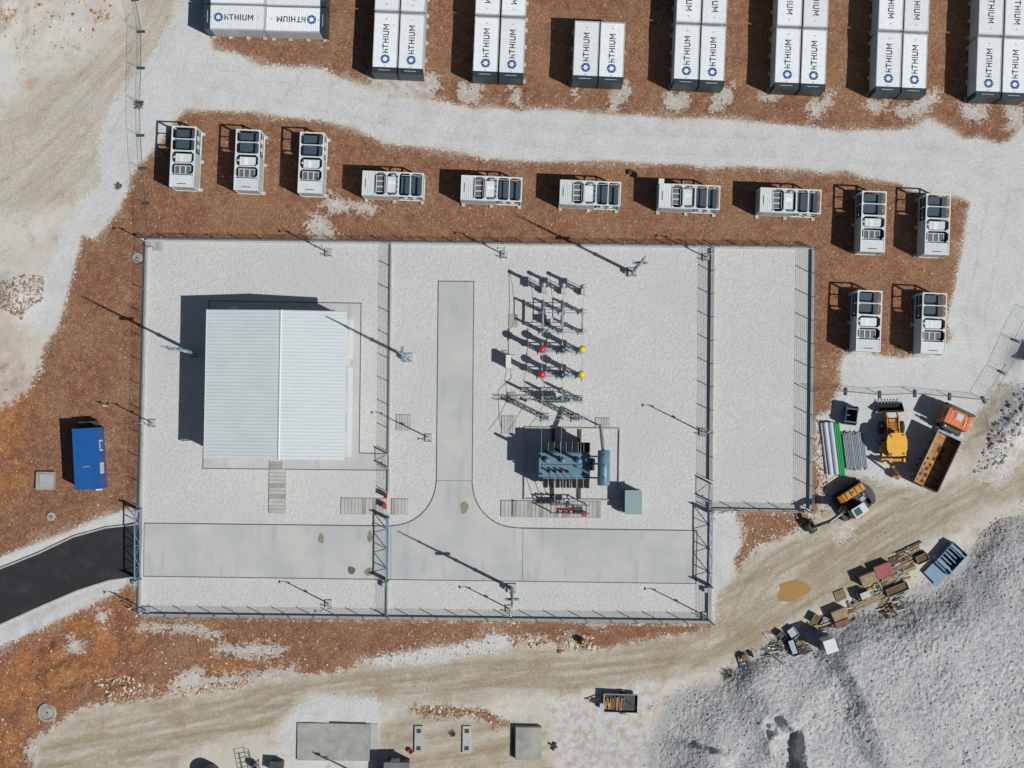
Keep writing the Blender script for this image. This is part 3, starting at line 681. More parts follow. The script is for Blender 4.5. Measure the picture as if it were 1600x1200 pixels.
def gate(label, a, b_, h=2.1, n=6, group='sliding gates'):
    A_, B_ = P(*a), P(*b_); d = B_ - A_; L = d.length
    t = thing('sliding_gate', label, 'gate', (A_.x, A_.y, 0), math.atan2(d.y, d.x), group)
    f = MB()
    for z in (.18, h): f.box((L / 2, 0, z), (L, .1, .12))
    for k in (0, L): f.box((k, 0, (h + .18) / 2), (.1, .09, h - .06))
    f.build('frame', M_galb, t)
    w = L / n
    for i in range(n):
        p_, q = ((i * w, 0, .2), ((i + 1) * w, 0, h)) if i % 2 else ((i * w, 0, h), ((i + 1) * w, 0, .2))
        MB().bar(p_, q, .06).build('brace', M_galb, t)
    for i in range(1, n, 2): MB().box((i * w, 0, h / 2 + .1), (.06, .07, h - .2)).build('upright', M_galb, t)
    inf = MB()
    for i in range(int(L / .16)): inf.box((.08 + i * .16, .03, h / 2 + .1), (.014, .014, h - .15))
    inf.build('infill_bars', M_wire, t)
    for x, y in ((-.18, .14), (L + .18, .14), (-.18, -.16), (L + .18, -.16)):
        MB().box((x, y, h / 2 + .15), (.12, .12, h + .3)).box((x, y, h + .31), (.15, .15, .03)).build('guide_post', M_gal, t)
    MB().box((L / 2, .02, .05), (L + 1.0, .16, .06)).build('ground_rail', M_gal, t)
    MB().box((L + .6, -.35, .35), (.45, .3, .7)).build('motor_housing', M_grey, t)
    return t
gate('blue-grey sliding gate where the black asphalt road enters the yard', (219, 799), (219, 902), 2.2)
gate('blue-grey sliding gate across the concrete road in the inner fence', (606.5, 812), (605.5, 904), 2.0)
gate('blue-grey sliding gate at the right-hand end of the concrete road', (1108.5, 802), (1107.5, 912), 2.2)
def wicket(label, a, b_):
    A_, B_ = P(*a), P(*b_); d = B_ - A_; L = d.length
    t = thing('wicket_gate', label, 'gate', (A_.x, A_.y, 0), math.atan2(d.y, d.x), 'pedestrian gates'); h = 2.0
    for k in (0, L): MB().box((k, 0, h / 2), (.1, .1, h)).box((k, 0, h + .01), (.13, .13, .02)).build('post', M_gal, t)
    f = MB()
    for z in (.15, h - .1): f.box((L / 2, 0, z), (L - .14, .05, .06))
    for k in (.1, L - .1): f.box((k, 0, h / 2), (.05, .05, h - .3))
    f.build('frame', M_galb, t); MB().bar((.1, 0, .2), (L - .1, 0, h - .15), .04).build('brace', M_galb, t)
    inf = MB()
    for i in range(int((L - .2) / .12)): inf.box((.14 + i * .12, 0, h / 2), (.012, .012, h - .3))
    inf.build('infill_bars', M_wire, t); MB().box((L - .18, .04, 1.05), (.06, .1, .16)).build('lock', M_dark, t)
wicket('narrow pedestrian gate in the inner fence beside the building', (607.5, 709), (607.3, 731))
wicket('narrow pedestrian gate in the right inner fence above the sliding gate', (1109.3, 754), (1109.1, 783))

# ------------------------------------------------------------------ control building
BZ = R(-.77)
def building():
    pc = P(437.3, 601, 5.5); hwl, hwr, hl = 7.3, 6.15, 7.25           # ridge sits off centre
    t = thing('control_building', 'control building with pale ribbed metal gable roof', 'building', (pc.x, pc.y, 0), BZ)
    e, r_ = 4.75, 5.55; ww, wl = hwr - .35, hl - .3
    prof = [(-hwl + .35, 0), (ww, 0), (ww, e - .12), (0, r_ - .14), (-hwl + .35, e - .12)]
    wl_ = MB(); wl_.side(prof, -wl, wl).build('wall', mat('wall_render', S(206, 208, 206), .8, var=.05), t)
    n = 43; dy = 2 * hl / n
    for sgn in (-1, 1):
        hw = hwl if sgn < 0 else hwr
        mb = MB(); vs = []; fs = []; k = 0
        for i in range(n):
            y0 = -hl + i * dy
            for (yy, dz) in ((y0, 0), (y0 + dy * .58, 0), (y0 + dy * .68, .03), (y0 + dy * .9, .03), (y0 + dy, 0)):
                vs += [(sgn * .05, yy, r_ + dz), (sgn * hw, yy, e + dz)]
        for j in range(len(vs) // 2 - 1):
            a = j * 2; q = (a, a + 1, a + 3, a + 2); fs.append(q if sgn > 0 else q[::-1])
        mb.add(vs, fs); rp = mb.build('roof_sheet', mat('roof_sheet_paint', S(206, 214, 216), .5, var=.03, scale=.5, dirt=S(186, 194, 194), dirt_amt=.25), t)
        f = MB().box((sgn * (hw + .07), 0, e - .06), (.14, 2 * hl + .06, .13)); f.build('gutter', M_white, rp)
        MB().side([(sgn * .0, r_ - .06), (sgn * hw, e - .06), (sgn * hw, e - .3), (0, r_ - .3)], hl + .01, hl + .04).build('verge_trim', M_white, rp)
        MB().side([(sgn * .0, r_ - .06), (sgn * hw, e - .06), (sgn * hw, e - .3), (0, r_ - .3)], -hl - .04, -hl - .01).build('verge_trim', M_white, rp)
    MB().side([(-.1, r_ + .05), (0, r_ + .1), (.1, r_ + .05), (.1, r_ + .02), (0, r_ + .06), (-.1, r_ + .02)], -hl - .02, hl + .02).build('ridge_cap', M_white, t)
    # door canopies on the right-hand wall, vent hood on the top wall
    for y0, y1 in ((2.7, 6.6), (-7.0, 1.8)):
        MB().b2(ww + .6, ww + 1.02, y0, y1, 3.0, 3.1).b2(ww, ww + .6, y0 + .1, y0 + .18, 3.0, 3.08).b2(ww, ww + .6, y1 - .18, y1 - .1, 3.0, 3.08).build('cable_tray', M_white, t)
    MB().tube((ww + .95, 2.25, 3.0), (ww + .95, 2.25, 4.3), .05).build('vent_pipe', M_gal, t)
    MB().b2(-5.8, -4.8, wl, wl + .9, 2.3, 2.42).build('door_canopy', M_white, t)
    for x in (-2.5, 0.5, 3.5): 
        w_ = MB().b2(x, x + 1.0, -wl - .03, -wl - .002, 1.2, 2.3).build('window', M_glass, t); MB().b2(x - .06, x + 1.06, -wl - .12, -wl - .031, 1.1, 1.18).build('sill', M_conc, w_)
    for y in (-4.5, .2): 
        d_ = MB().b2(ww + .002, ww + .05, y, y + 1.8, .1, 2.4).build('door', M_grey, t); MB().b2(ww + .051, ww + .1, y + .85, y + .95, 1.0, 1.2).build('handle', M_dark, d_)
    d_ = MB().b2(-5.2, -4.3, wl + .002, wl + .05, .1, 2.2).build('door', M_grey, t); MB().b2(-4.5, -4.42, wl + .051, wl + .1, 1.0, 1.15).build('handle', M_dark, d_)
    return t
building()
ap = sheet('concrete_apron', [(327, 470.5), (563.5, 474.5), (560.5, 708.5), (602, 709.5), (601.5, 734), (317.5, 731), (319, 700), (330, 700)], .05, M_croad)
sheet('edge_joint', [(325.5, 469), (565, 473), (562, 707), (602, 708), (602, 735.5), (316, 732.5), (317, 699), (328, 699)], .026, M_joint, ap)
def trench(label, x0, x1, y0, y1, n, along='x', rot=-.0134, lifted=()):
    """row of concrete covers over a cable trench"""
    t = thing('trench_cover', label, 'trench cover', group='cable trench covers')
    c = P((x0 + x1) / 2, (y0 + y1) / 2); t.location = (c.x, c.y, 0); t.rotation_euler.z = rot
    L, Wd = ((x1 - x0) / 15.5, (y1 - y0) / 15.5)
    MB().box((0, 0, .03), (L + .1, Wd + .1, .06)).build('trench_edge', M_concd, t)
    for i in range(n):
        k = (i + .5) / n - .5; h = .1 + rnd.uniform(-.008, .008)
        b = MB().box((0, 0, h / 2 + .03), ((L / n - .028) if along == 'x' else L - .02, Wd - .02 if along == 'x' else Wd / n - .028, h)).build('cover_slab', M_concd if rnd.random() < .18 else M_conc, t)
        b.location = (k * L if along == 'x' else 0, 0 if along == 'x' else k * Wd, .17 if i in lifted else 0)
trench('concrete trench covers leading down from the building to the road', 420.5, 446, 733, 801, 12, 'y')
trench('short trench cover run under the building eave', 421, 441, 716.5, 731.5, 3, 'y')
trench('ribbed trench covers left of the inner fence', 533, 604, 778.5, 803, 13)
trench('ribbed trench covers right of the inner fence by the red box', 612, 637, 779.5, 803.5, 5)
trench('trench cover beside the concrete road near the inner fence', 619.5, 641, 648, 672, 5)
trench('trench cover at the upper left corner of the transformer pit', 784, 805, 650, 677, 5)
trench('trench cover above the transformer pit near the oil pipe', 930.5, 952, 653, 668, 5)
trench('long row of trench covers below the transformer pit', 783, 938, 783, 808, 26, lifted=(3,))
trench('small trench cover left of the disconnector frame', 795.5, 809, 492, 511, 3)
trench('small trench cover beside the lattice portal', 793, 805.5, 613, 630, 3)
trench('small drain grate in the upper left corner of the yard', 240, 253, 379, 391, 3)

# ------------------------------------------------------------------ battery containers
YR = R(-2.35)
def letters():
    """the word along +X, cap height 1, letter tops to +Y; returns MB in unit scale and its width"""
    mb = MB(); w = .16; x = 0
    def v(x_, y0, y1): mb.b2(x_, x_ + w, y0, y1, 0, .004)
    def h(x0, x1, y): mb.b2(x0, x1, y, y + w, 0, .004)
    v(x, 0, 1); v(x + .5, 0, .5); h(x + w, x + .5, .4); v(x + .5, .74, .92); x += .5 + w + .12       # joined h and i
    h(x, x + .74, 1 - w); v(x + .29, 0, 1 - w); x += .74 + .2
    v(x, 0, 1); v(x + .56, 0, 1); h(x + w, x + .56, .42); x += .56 + w + .22
    v(x, 0, 1); x += w + .22
    v(x, .18, 1); v(x + .56, .18, 1); h(x + .1, x + .62, 0); mb.prism([(x, .18), (x + .1, 0), (x + .1, w), (x + w, .18)], 0, .004); mb.prism([(x + .72, .18), (x + .62, 0), (x + .62, w), (x + .56, .18)], 0, .004)
    x += .72 + .22
    v(x, 0, 1); v(x + .74, 0, 1)
    mb.prism([(x + w, 1), (x + w, .72), (x + .37 + w / 2, .2), (x + .37 + w / 2, .46)], 0, .004); mb.prism([(x + .74, 1), (x + .74, .72), (x + .37 + w / 2, .2), (x + .37 + w / 2, .46)], 0, .004)
    x += .74 + w
    return mb, x
def logo():
    """hexagonal ring of three-plus-three bent blades"""
    mb = MB(); ro, ri = 1.0, .5
    def hx(r_, a): 
        a = a % 360; k = a % 60 - 30; rr = r_ * math.cos(R(30)) / math.cos(R(k)); return (rr * math.cos(R(a)), rr * math.sin(R(a)))
    for k in range(6):
        a0 = 60 * k + 12; a1 = a0 + 54
        mb.prism([hx(ro, a0 - 8)] + [hx(ro, a) for a in ((60 * (k + 1)), a1 - 8)] + [hx(ri, a1 + 2), hx(ri, 60 * (k + 1)), hx(ri, a0 + 4)], 0, .004)
    return mb
def xf(mb, sc, ang, off, z):
    ca, sa = math.cos(ang), math.sin(ang); r = MB(); r.f = mb.f; r.sm = mb.sm
    r.v = [((x * ca - y * sa) * sc + off[0], (x * sa + y * ca) * sc + off[1], zz + z) for x, y, zz in mb.v]; return r
CL, CW, CH = 6.06, 2.44, 2.9
def make_container():
    t = thing('battery_container', 'x', 'container', group='white battery containers')
    z0, z1 = .15, .15 + CH; yd = -CL / 2 + .62
    MB().b2(-CW / 2 + .02, CW / 2 - .02, yd, CL / 2 - .02, z0, z1 - .06).build('body', M_white, t)
    MB().b2(-CW / 2 + .02, CW / 2 - .02, -CL / 2 + .02, yd - .002, z0, z1 - .06).build('end_section', M_teal, t)
    # ribbed roof
    mb = MB(); vs = []; n = 26; dy = (CL / 2 - yd - .12) / n
    for i in range(n):
        y = yd + i * dy
        for yy, dz in ((y, 0), (y + dy * .5, 0), (y + dy * .6, .013), (y + dy * .9, .013), (y + dy, 0)): vs += [(-CW / 2 + .08, yy, z1 - .03 + dz), (CW / 2 - .08, yy, z1 - .03 + dz)]
    fs = [(2 * j, 2 * j + 1, 2 * j + 3, 2 * j + 2) for j in range(len(vs) // 2 - 1)]
    mb.add(vs, fs); rf = mb.build('roof', M_roofw, t)
    MB().b2(-CW / 2 + .08, CW / 2 - .08, -CL / 2 + .1, yd - .003, z1 - .06, z1 - .015).build('roof_end_panel', M_teal, t)
    fr = MB()
    for sx in (-1, 1):
        fr.b2(sx * CW / 2 - (.08 if sx > 0 else 0), sx * CW / 2 + (.08 if sx < 0 else 0), yd, CL / 2, z1 - .12, z1)
        fr.b2(sx * CW / 2 - (.1 if sx > 0 else 0), sx * CW / 2 + (.1 if sx < 0 else 0), yd, CL / 2, z0, z0 + .14)
        fr.b2(sx * CW / 2 - (.12 if sx > 0 else 0), sx * CW / 2 + (.12 if sx < 0 else 0), CL / 2 - .12, CL / 2, z0 + .14, z1 - .12)
    fr.b2(-CW / 2 + .08, CW / 2 - .08, CL / 2 - .1, CL / 2 - .002, z1 - .1, z1 - .002); fr.build('edge_frame', M_grey, t)
    fd = MB()
    for sx in (-1, 1):
        fd.b2(sx * CW / 2 - (.08 if sx > 0 else 0), sx * CW / 2 + (.08 if sx < 0 else 0), -CL / 2, yd - .002, z1 - .12, z1)
        fd.b2(sx * CW / 2 - (.12 if sx > 0 else 0), sx * CW / 2 + (.12 if sx < 0 else 0), -CL / 2, -CL / 2 + .12, z0, z1 - .12)
    fd.b2(-CW / 2 + .08, CW / 2 - .08, -CL / 2 + .002, -CL / 2 + .1, z1 - .1, z1 - .002); fd.build('end_frame', M_teal, t)
    for sx in (-1, 1):
        for sy in (-1, 1): MB().box((sx * (CW / 2 - .085), sy * (CL / 2 - .085), z1 + .002), (.18, .17, .03)).build('corner_fitting', M_grey if sy > 0 else M_teal, t)
    for sx in (-1, 1):
        for k in range(4):
            w = (CL / 2 - .14 - yd) / 4; y = yd + .02 + k * w
            MB().b2(*sorted((sx * (CW / 2 - .018), sx * (CW / 2 + .012))), y + .03, y + w - .03, z0 + .2, z1 - .18).build('door_panel', M_grey, t)
    lm, lw = letters(); sc = 2.86 / lw
    ty = yd + .36 + .95 + .1
    xf(lm, sc, R(90), (.29, ty), z1 + .002).build('lettering', M_letter, t)
    xf(logo(), .5, R(0), (0.02, yd + .36 + .45), z1 + .002).build('logo', M_logo, t)
    for y, m_ in ((yd + .14, M_warn), (CL / 2 - .62, M_warn)):
        MB().prism([(-.09, y - .08), (.09, y - .08), (0, y + .08)], z1 + .002, z1 + .006).build('warning_mark', m_, t)
    ln = MB(); rr = random.Random(3); x = -.62
    while x < .55:
        w = rr.uniform(.05, .13); ln.b2(x, x + w, -CL / 2 + .3, -CL / 2 + .36, z1 - .013, z1 - .011); x += w + .04
    ln.build('small_print', M_white, t)
    MB().b2(-.8, -.55, -CL / 2 - .012, -CL / 2 + .019, 1.6, 2.1).build('vent', M_dark, t)
    for sx in (-1, 1):
        for y in (-2.6, -.9, .9, 2.6): MB().box((sx * (CW / 2 + .02), y, .07), (.36, .4, .2)).build('foot_block', M_conc, t)
    return t
C0 = make_container(); used0 = [False]
def put_container(px, py, rz, label):
    o = C0 if not used0[0] else copy_tree(C0, None, CK)
    used0[0] = True; c = P(px, py, 3.05); o.location = (c.x, c.y, 0); o.rotation_euler.z = rz; o['label'] = label
CK = KIDS(C0)
FRONT = [((602.6, 67), (643.2, 69)), ((759.6, 73.5), (800.6, 75.5)), ((916, 80.2), (956.3, 82)), ((1073.4, 85.5), (1114, 87.5)), ((1231, 91.2), (1272, 93)), ((1389, 97.5), (1429.5, 99.5)), ((1545.4, 105), (1586.5, 107))]
ORD = ['first', 'second', 'third', 'fourth', 'fifth', 'sixth', 'rightmost']
for ci, pr in enumerate(FRONT):
    for si, (px, py) in enumerate(pr):
        sd_ = ('left', 'right')[si]
        nm = f'{ORD[ci]} upright column' if ci < 6 else 'rightmost column'
        if ci == 2: put_container(px, py, YR, f'{sd_} white battery container of the lone pair with no pair behind it')
        else:
            put_container(px, py, YR, f'{sd_} front battery container of the {nm}, dark end toward the track')
            put_container(px + 4, py - 97.8, YR + math.pi, f'{sd_} rear battery container of the {nm}, cut by the top edge')
put_container(366.5, 27, YR * .6 - R(90), 'sideways battery container, lower left of the four in the top left block')
put_container(461.8, 30.3, YR * .6 + R(90), 'sideways battery container, lower right of the four in the top left block')
put_container(367.5, -13.5, YR * .6 - R(90), 'sideways battery container, upper left of the block, cut by top edge')
put_container(462.8, -10.2, YR * .6 + R(90), 'sideways battery container, upper right of the block, cut by top edge')

# ------------------------------------------------------------------ inverter skids
M_tankd = mat('shaded_slate_tank', S(56, 74, 86), .6, var=.06, dirt=S(80, 92, 98), dirt_amt=.3)  # dark bluish tone includes the shade inside the open bays
def make_skid():
    t = thing('inverter_skid', 'x', 'inverter skid', group='white inverter skids'); z0, z1 = .15, 3.05; hw, hl = CW / 2, CL / 2
    Y = lambda f_: hl - f_ * CL                       # fraction from the open end
    fr = MB()
    for sx in (-1, 1):
        for sy in (-1, 1): fr.box((sx * (hw - .075), sy * (hl - .075), (z0 + z1) / 2), (.15, .15, z1 - z0))
        fr.box((sx * (hw - .06), 0, z1 - .07), (.12, CL - .3, .14)).box((sx * (hw - .06), 0, z0 + .1), (.12, CL - .3, .2))
    for sy in (-1, 1): fr.box((0, sy * (hl - .06), z1 - .07), (CW - .3, .12, .14)).box((0, sy * (hl - .06), z0 + .1), (CW - .3, .12, .2))
    fr.build('iso_frame', M_white, t)
    for f_ in (.21, .405, .605): MB().box((0, Y(f_), z1 - .05), (CW - .24, .09 if f_ < .3 or f_ > .5 else .14, .1)).build('roof_beam', M_white, t)
    for f0, f1 in ((.02, .205), (.215, .395), (.415, .6), (.61, .79)):
        for sx in (-1, 1):
            for ya, dy_ in ((Y(f0), -1), (Y(f1), 1)):
                g_ = .17 if f0 < .4 else .26; x = sx * (hw - .12); MB().prism([(x, ya + dy_ * .01), (x - sx * g_, ya + dy_ * .01), (x, ya + dy_ * g_)], z1 - .09, z1 - .03).build('gusset', M_white, t)
    # closed part of the roof, ribbed
    vs = []; y0, y1 = -hl + .12, Y(.8); n = 6; dy = (y1 - y0) / n
    for i in range(n):
        y = y0 + i * dy
        for yy, dz in ((y, 0), (y + dy * .5, 0), (y + dy * .6, .03), (y + dy * .9, .03), (y + dy, 0)): vs += [(-hw + .12, yy, z1 - .04 + dz), (hw - .12, yy, z1 - .04 + dz)]
    MB().add(vs, [(2 * j, 2 * j + 1, 2 * j + 3, 2 * j + 2) for j in range(len(vs) // 2 - 1)]).build('roof_sheet', M_white, t)
    # inverter cabinet (closed part and equipment bay)
    MB().b2(-hw + .05, hw - .05, -hl + .05, Y(.81), z0 + .2, z1 - .16).build('cabinet', M_grey, t)
    for sx in (-1, 1):
        MB().b2(*sorted((sx * (hw - .05), sx * (hw - .01))), Y(.81), Y(.42), z0 + .2, z1 - .16).build('side_panel', M_grey, t)
        for k in range(2): MB().b2(*sorted((sx * (hw - .008), sx * (hw + .012))), -hl + .25 + k * 1.35, -hl + 1.45 + k * 1.35, z0 + .35, z1 - .35).build('door', M_grey, t)
    MB().b2(-hw + .06, hw - .06, Y(.81) + .002, Y(.41), z0 + .2, 1.7).build('equipment_deck', M_cond, t)
    tx = MB().b2(-.78, .8, Y(.592), Y(.445), 1.7, 2.75).build('breaker_box', M_white, t)
    MB().lathe([(.11, 2.5), (.12, 2.82), (.001, 2.84)], (-.92, Y(.5), 0), 8).build('cap', M_alu, t)
    for k in range(4): MB().b2(-.68 + k * .36, -.36 + k * .36, Y(.575) - .001, Y(.465), 2.751, 2.77).build('lid', M_roofw, tx) if k in (1,) else None
    for k in range(3):
        x = -.85 + k * .55
        g = MB().b2(x, x + .5, Y(.78), Y(.632), 1.7, 2.55).build('fan_unit', mat('fan_grille', S(96, 102, 104), .5), t)
        f = MB()
        for a, b_ in ((x - .02, x + .03), (x + .47, x + .52)): f.b2(a, b_, Y(.78), Y(.635), 2.552, 2.62)
        f.b2(x + .03, x + .47, Y(.78), Y(.77), 2.552, 2.62).b2(x + .03, x + .47, Y(.645), Y(.635), 2.552, 2.62); f.build('grille_frame', M_white, g)
    for k in range(4): MB().tube((-.9 + k * .5, Y(.43), 1.3), (-.9 + k * .5, Y(.43), 2.3), .07).build('bushing', M_dark, t)
    # transformer end: oil tank with the bay shade in its dark colour, and switchgear under the open frame
    MB().b2(-hw + .12, hw - .12, Y(.4), Y(.02), z0 + .02, z0 + .2).build('floor_pan', M_slat, t)
    MB().b2(-hw + .3, hw - .15, Y(.375), Y(.03), z0 + .2, 2.1).build('transformer_tank', M_tankd, t)
    for k in range(5): MB().b2(hw - .19, hw - .06, Y(.33) + k * .36, Y(.33) + k * .36 + .1, .7, 1.6).build('radiator_fin', M_slat, t)
    for sx in (-1, 1): MB().box((sx * (hw - .06), Y(.2), 1.2), (.05, .06, 1.9)).box((sx * (hw - .06), Y(.2), 1.45), (.045, 2.2, .06)).build('side_brace', M_white, t)
    for a_, b_ in ((.18, .12), (.32, .26)): MB().b2(hw - .16, hw - .03, Y(a_), Y(b_), 1.0, 1.7).build('junction_box', M_white, t)
    for sx in (-1, 1):
        for y in (-hl + .2, 0, hl - .2): MB().box((sx * (hw + .06), y, .07), (.42, .34, .2)).build('foot_block', M_conc, t)
    MB().b2(-.45, .45, -hl + .3, -hl + .36, z1 - .005, z1 + .002).build('small_print', M_dark, t)
    return t
K0 = make_skid(); KK = KIDS(K0)
SK = [(285.6, 244.5, 0, 'leftmost white inverter skid with dark open bays, at the soil corner'), (386, 249.7, 0, 'second upright inverter skid from the left above the yard'), (486, 254, 0, 'third upright inverter skid, left of the sideways row'),
      (613.5, 287.5, 1, 'first sideways inverter skid of the row, beside the upright three'), (768, 294.5, 1, 'second sideways inverter skid of the row'), (922.5, 301.5, 1, 'third and middle sideways inverter skid of the row'),
      (1077.5, 307.3, 1, 'fourth sideways inverter skid, with a white box at its corner'), (1235.5, 313.7, 1, 'fifth sideways inverter skid, next to the right-hand four'),
      (1365, 346, 0, 'upper left inverter skid of the right-hand four'), (1465.3, 350.5, 0, 'upper right inverter skid of the right-hand four'),
      (1358.2, 501.5, 0, 'lower left inverter skid of the right-hand four beside the fence'), (1459.5, 505.2, 0, 'lower right inverter skid of the right-hand four')]
for i, (px, py, hz_, lb) in enumerate(SK):
    o = K0 if i == 0 else copy_tree(K0, None, KK)
    c = P(px, py, 3.05); o.location = (c.x, c.y, 0); o.rotation_euler.z = YR - (R(90) if hz_ else 0); o['label'] = lb
# ------------------------------------------------------------------ high masts and camera poles
def mast(label, px, py, bar_ang):
    c = P(px, py); t = thing('floodlight_mast', label, 'mast', (c.x, c.y, .02), 0, 'floodlight masts')
    MB().box((0, 0, .12), (.9, .9, .28)).build('base_block', M_conc, t)
    MB().lathe([(.17, .26), (.16, 5), (.13, 5.02), (.12, 9.7), (.001, 9.72)], n=8).build('pole', M_gal, t)
    for z, r in ((5, .2), (7.6, .17), (9.7, .16)): MB().lathe([(r, z - .1), (r, z + .1), (.1, z + .12)], n=8).build('collar', M_gal, t)
    MB().lathe([(.10, 9.7), (.085, 12.5), (.05, 15.3), (.001, 15.5)], n=6).lathe([(.1, 12.35), (.15, 12.5), (.1, 12.65)], n=6).build('lightning_rod', M_gal, t)
    pl = MB().box((0, 0, 9.3), (1.4, .26, .06), bar_ang).build('crossarm', M_galb, t)
    for k in (-.55, -.2, .2, .55):
        p_ = Vector((k * math.cos(bar_ang), k * math.sin(bar_ang), 9.45)); MB().box(p_, (.24, .2, .1), bar_ang).build('floodlight', M_galb, pl)
    st = MB()
    for s_ in (-1, 1): st.bar((s_ * .28, -.35, 0), (s_ * .28, -.35, 1.0), .05)
    st.bar((-.28, -.35, .98), (.28, -.35, .98), .05); st.build('guard_frame', M_dark, t)
    MB().box((-.32, -.1, .9), (.2, .3, .5)).build('control_box', M_grey, t)
mast('tall floodlight mast with lightning rod at the left eave of the building', 306, 552, 0)
mast('tall floodlight mast just right of the inner fence', 639, 559.5, R(90))
mast('tall floodlight mast near the top fence, right of the switchgear', 988, 426, 0)
mast('tall floodlight mast by the bottom fence below the road junction', 800, 919, 0)
def cam_pole(label, px, py, h=6.2, a=0.0):
    c = P(px, py); t = thing('camera_pole', label, 'camera pole', (c.x, c.y, .02), a, 'camera poles')
    MB().box((0, 0, .1), (.7, .7, .22)).build('base_block', M_conc, t)
    MB().lathe([(.07, .2), (.06, h * .6), (.045, h), (.001, h + .01)], n=8).build('pole', M_gal, t)
    MB().tube((-.6, 0, h - .1), (.15, 0, h - .1), .025, n=6).build('arm', M_gal, t)
    MB().box((-.62, 0, h - .15), (.12, .26, .1)).build('camera', M_dark, t)
    MB().lathe([(.001, h - .62), (.1, h - .55), (.11, h - .4), (.001, h - .34)], (.12, 0, 0), 8).build('dome_camera', M_white, t)
    MB().box((.12, .0, h * .55), (.16, .2, .3)).build('junction_box', M_grey, t)
    f = MB()
    for s_ in (-1, 1): f.bar((s_ * .26, -.38, 0), (s_ * .26, -.38, .9), .045)
    f.bar((-.26, -.38, .88), (.26, -.38, .88), .045); f.build('guard_frame', M_dark, t)
for lb, px, py, h in (('camera pole in the top left corner of the yard', 236, 381, 4.4), ('camera pole on the top fence above the building', 514, 395, 6.0), ('camera pole on the top fence above the switchgear', 788, 398, 6.0),
                      ('camera pole at the top end of the right inner fence', 1103, 402, 6.0), ('camera pole on the left fence beside the blue container', 239, 661, 5.4), ('camera pole beside the upright concrete road', 670, 684, 7.0),
                      ('camera pole on the right inner fence beside the transformer', 1098, 675, 7.4), ('camera pole on the bottom fence below the left road arm', 514, 943, 6.0), ('camera pole on the bottom fence near the mast', 796, 951, 6.0),
                      ('camera pole in the bottom right corner of the yard', 1102, 962, 7.4), ('camera pole in the bottom left corner of the yard', 229, 953, 5.0)):
    cam_pole(lb, px, py, h)

# ------------------------------------------------------------------ switchgear rows
def G(px, py): c = P(px, py); return Vector((c.x, c.y, .02))
def column(mb, w, h, x=0, y=0):
    """lattice column of four angles and zigzag lacing"""
    for sx in (-1, 1):
        for sy in (-1, 1): mb.box((x + sx * w / 2, y + sy * w / 2, h / 2), (.06, .06, h))
    n = max(2, int(h / (w * 1.2)))
    for i in range(n):
        z0, z1 = h * i / n, h * (i + 1) / n; s_ = 1 if i % 2 else -1
        for k in (-1, 1):
            mb.bar((x - s_ * w / 2, y + k * w / 2, z0), (x + s_ * w / 2, y + k * w / 2, z1), .04); mb.bar((x + k * w / 2, y - s_ * w / 2, z0), (x + k * w / 2, y + s_ * w / 2, z1), .04)
    return mb
PHX = [847.5, 877.5, 908]
NM = ['left', 'middle', 'right']
for i in range(3):      # row 1: voltage transformers on columns
    c = G(PHX[i] + 1, 453.5 + i * 1.2); t = thing('voltage_transformer', f'{NM[i]} pole of the topmost switchgear row, grey with boxy head', 'voltage transformer', c, BZ, 'topmost switchgear row')
    MB().box((0, 0, .1), (.7, .7, .2)).build('footing', M_conc, t); column(MB(), .3, 2.3).build('support_column', M_gal, t)
    MB().box((0, 0, 2.34), (.5, 1.0, .08)).build('top_plate', M_gal, t)
    MB().box((0, -.1, 2.62), (.36, .75, .5)).build('tank', M_porc, t); MB().insul(0, .2, 2.86, 4.2, .17).build('insulator', M_porc, t)
    MB().lathe([(.18, 4.2), (.2, 4.3), (.19, 4.55), (.001, 4.62)], (0, .2, 0), 12).build('head', M_alu, t)
    MB().box((.3, -.32, 1.1), (.22, .4, .6)).build('terminal_box', M_grey, t)
    MB().tube((.32, .3, 0), (.32, .3, 2.9), .03).tube((.32, .3, 2.9), (.05, .25, 4.4), .02).build('earthing_rod', M_dark, t)
c = G(878, 503); t = thing('disconnector', 'three-pole disconnector frame with cross rails and red insulators, second row', 'disconnector', c, BZ)
for i in range(3):
    x = (PHX[i] - 878) / 15.5
    MB().box((x, .0, 2.55), (.16, 2.5, .2)).build('pole_beam', M_galb, t)
    for y in (-1.0, 1.0): 
        column(MB(), .22, 2.4, x, y).build('support_column', M_gal, t); MB().box((x, y, .08), (.6, .6, .16)).build('footing', M_conc, t)
        MB().insul(x, y, 2.65, 3.75, .13).build('insulator', M_brown if i == 0 else M_porc, t)
    MB().bar((x, -1.05, 3.8), (x, 1.05, 3.8), .07).build('contact_arm', M_alu, t)
for y, z in ((1.05, 2.42), (.8, 1.9), (-.95, 2.42), (-1.15, 1.9)): MB().tube((-2.1, y, z), (2.4, y, z), .04, n=6).build('cross_rail', M_gal, t)
MB().box((-1.5, -.1, 1.1), (.5, .5, .9)).box((-1.5, -.1, 1.58), (.56, .56, .05)).build('drive_box', M_dark, t)
MB().box((-1.05, .1, 1.2), (.3, .5, .7)).build('drive_box', M_grey, t)
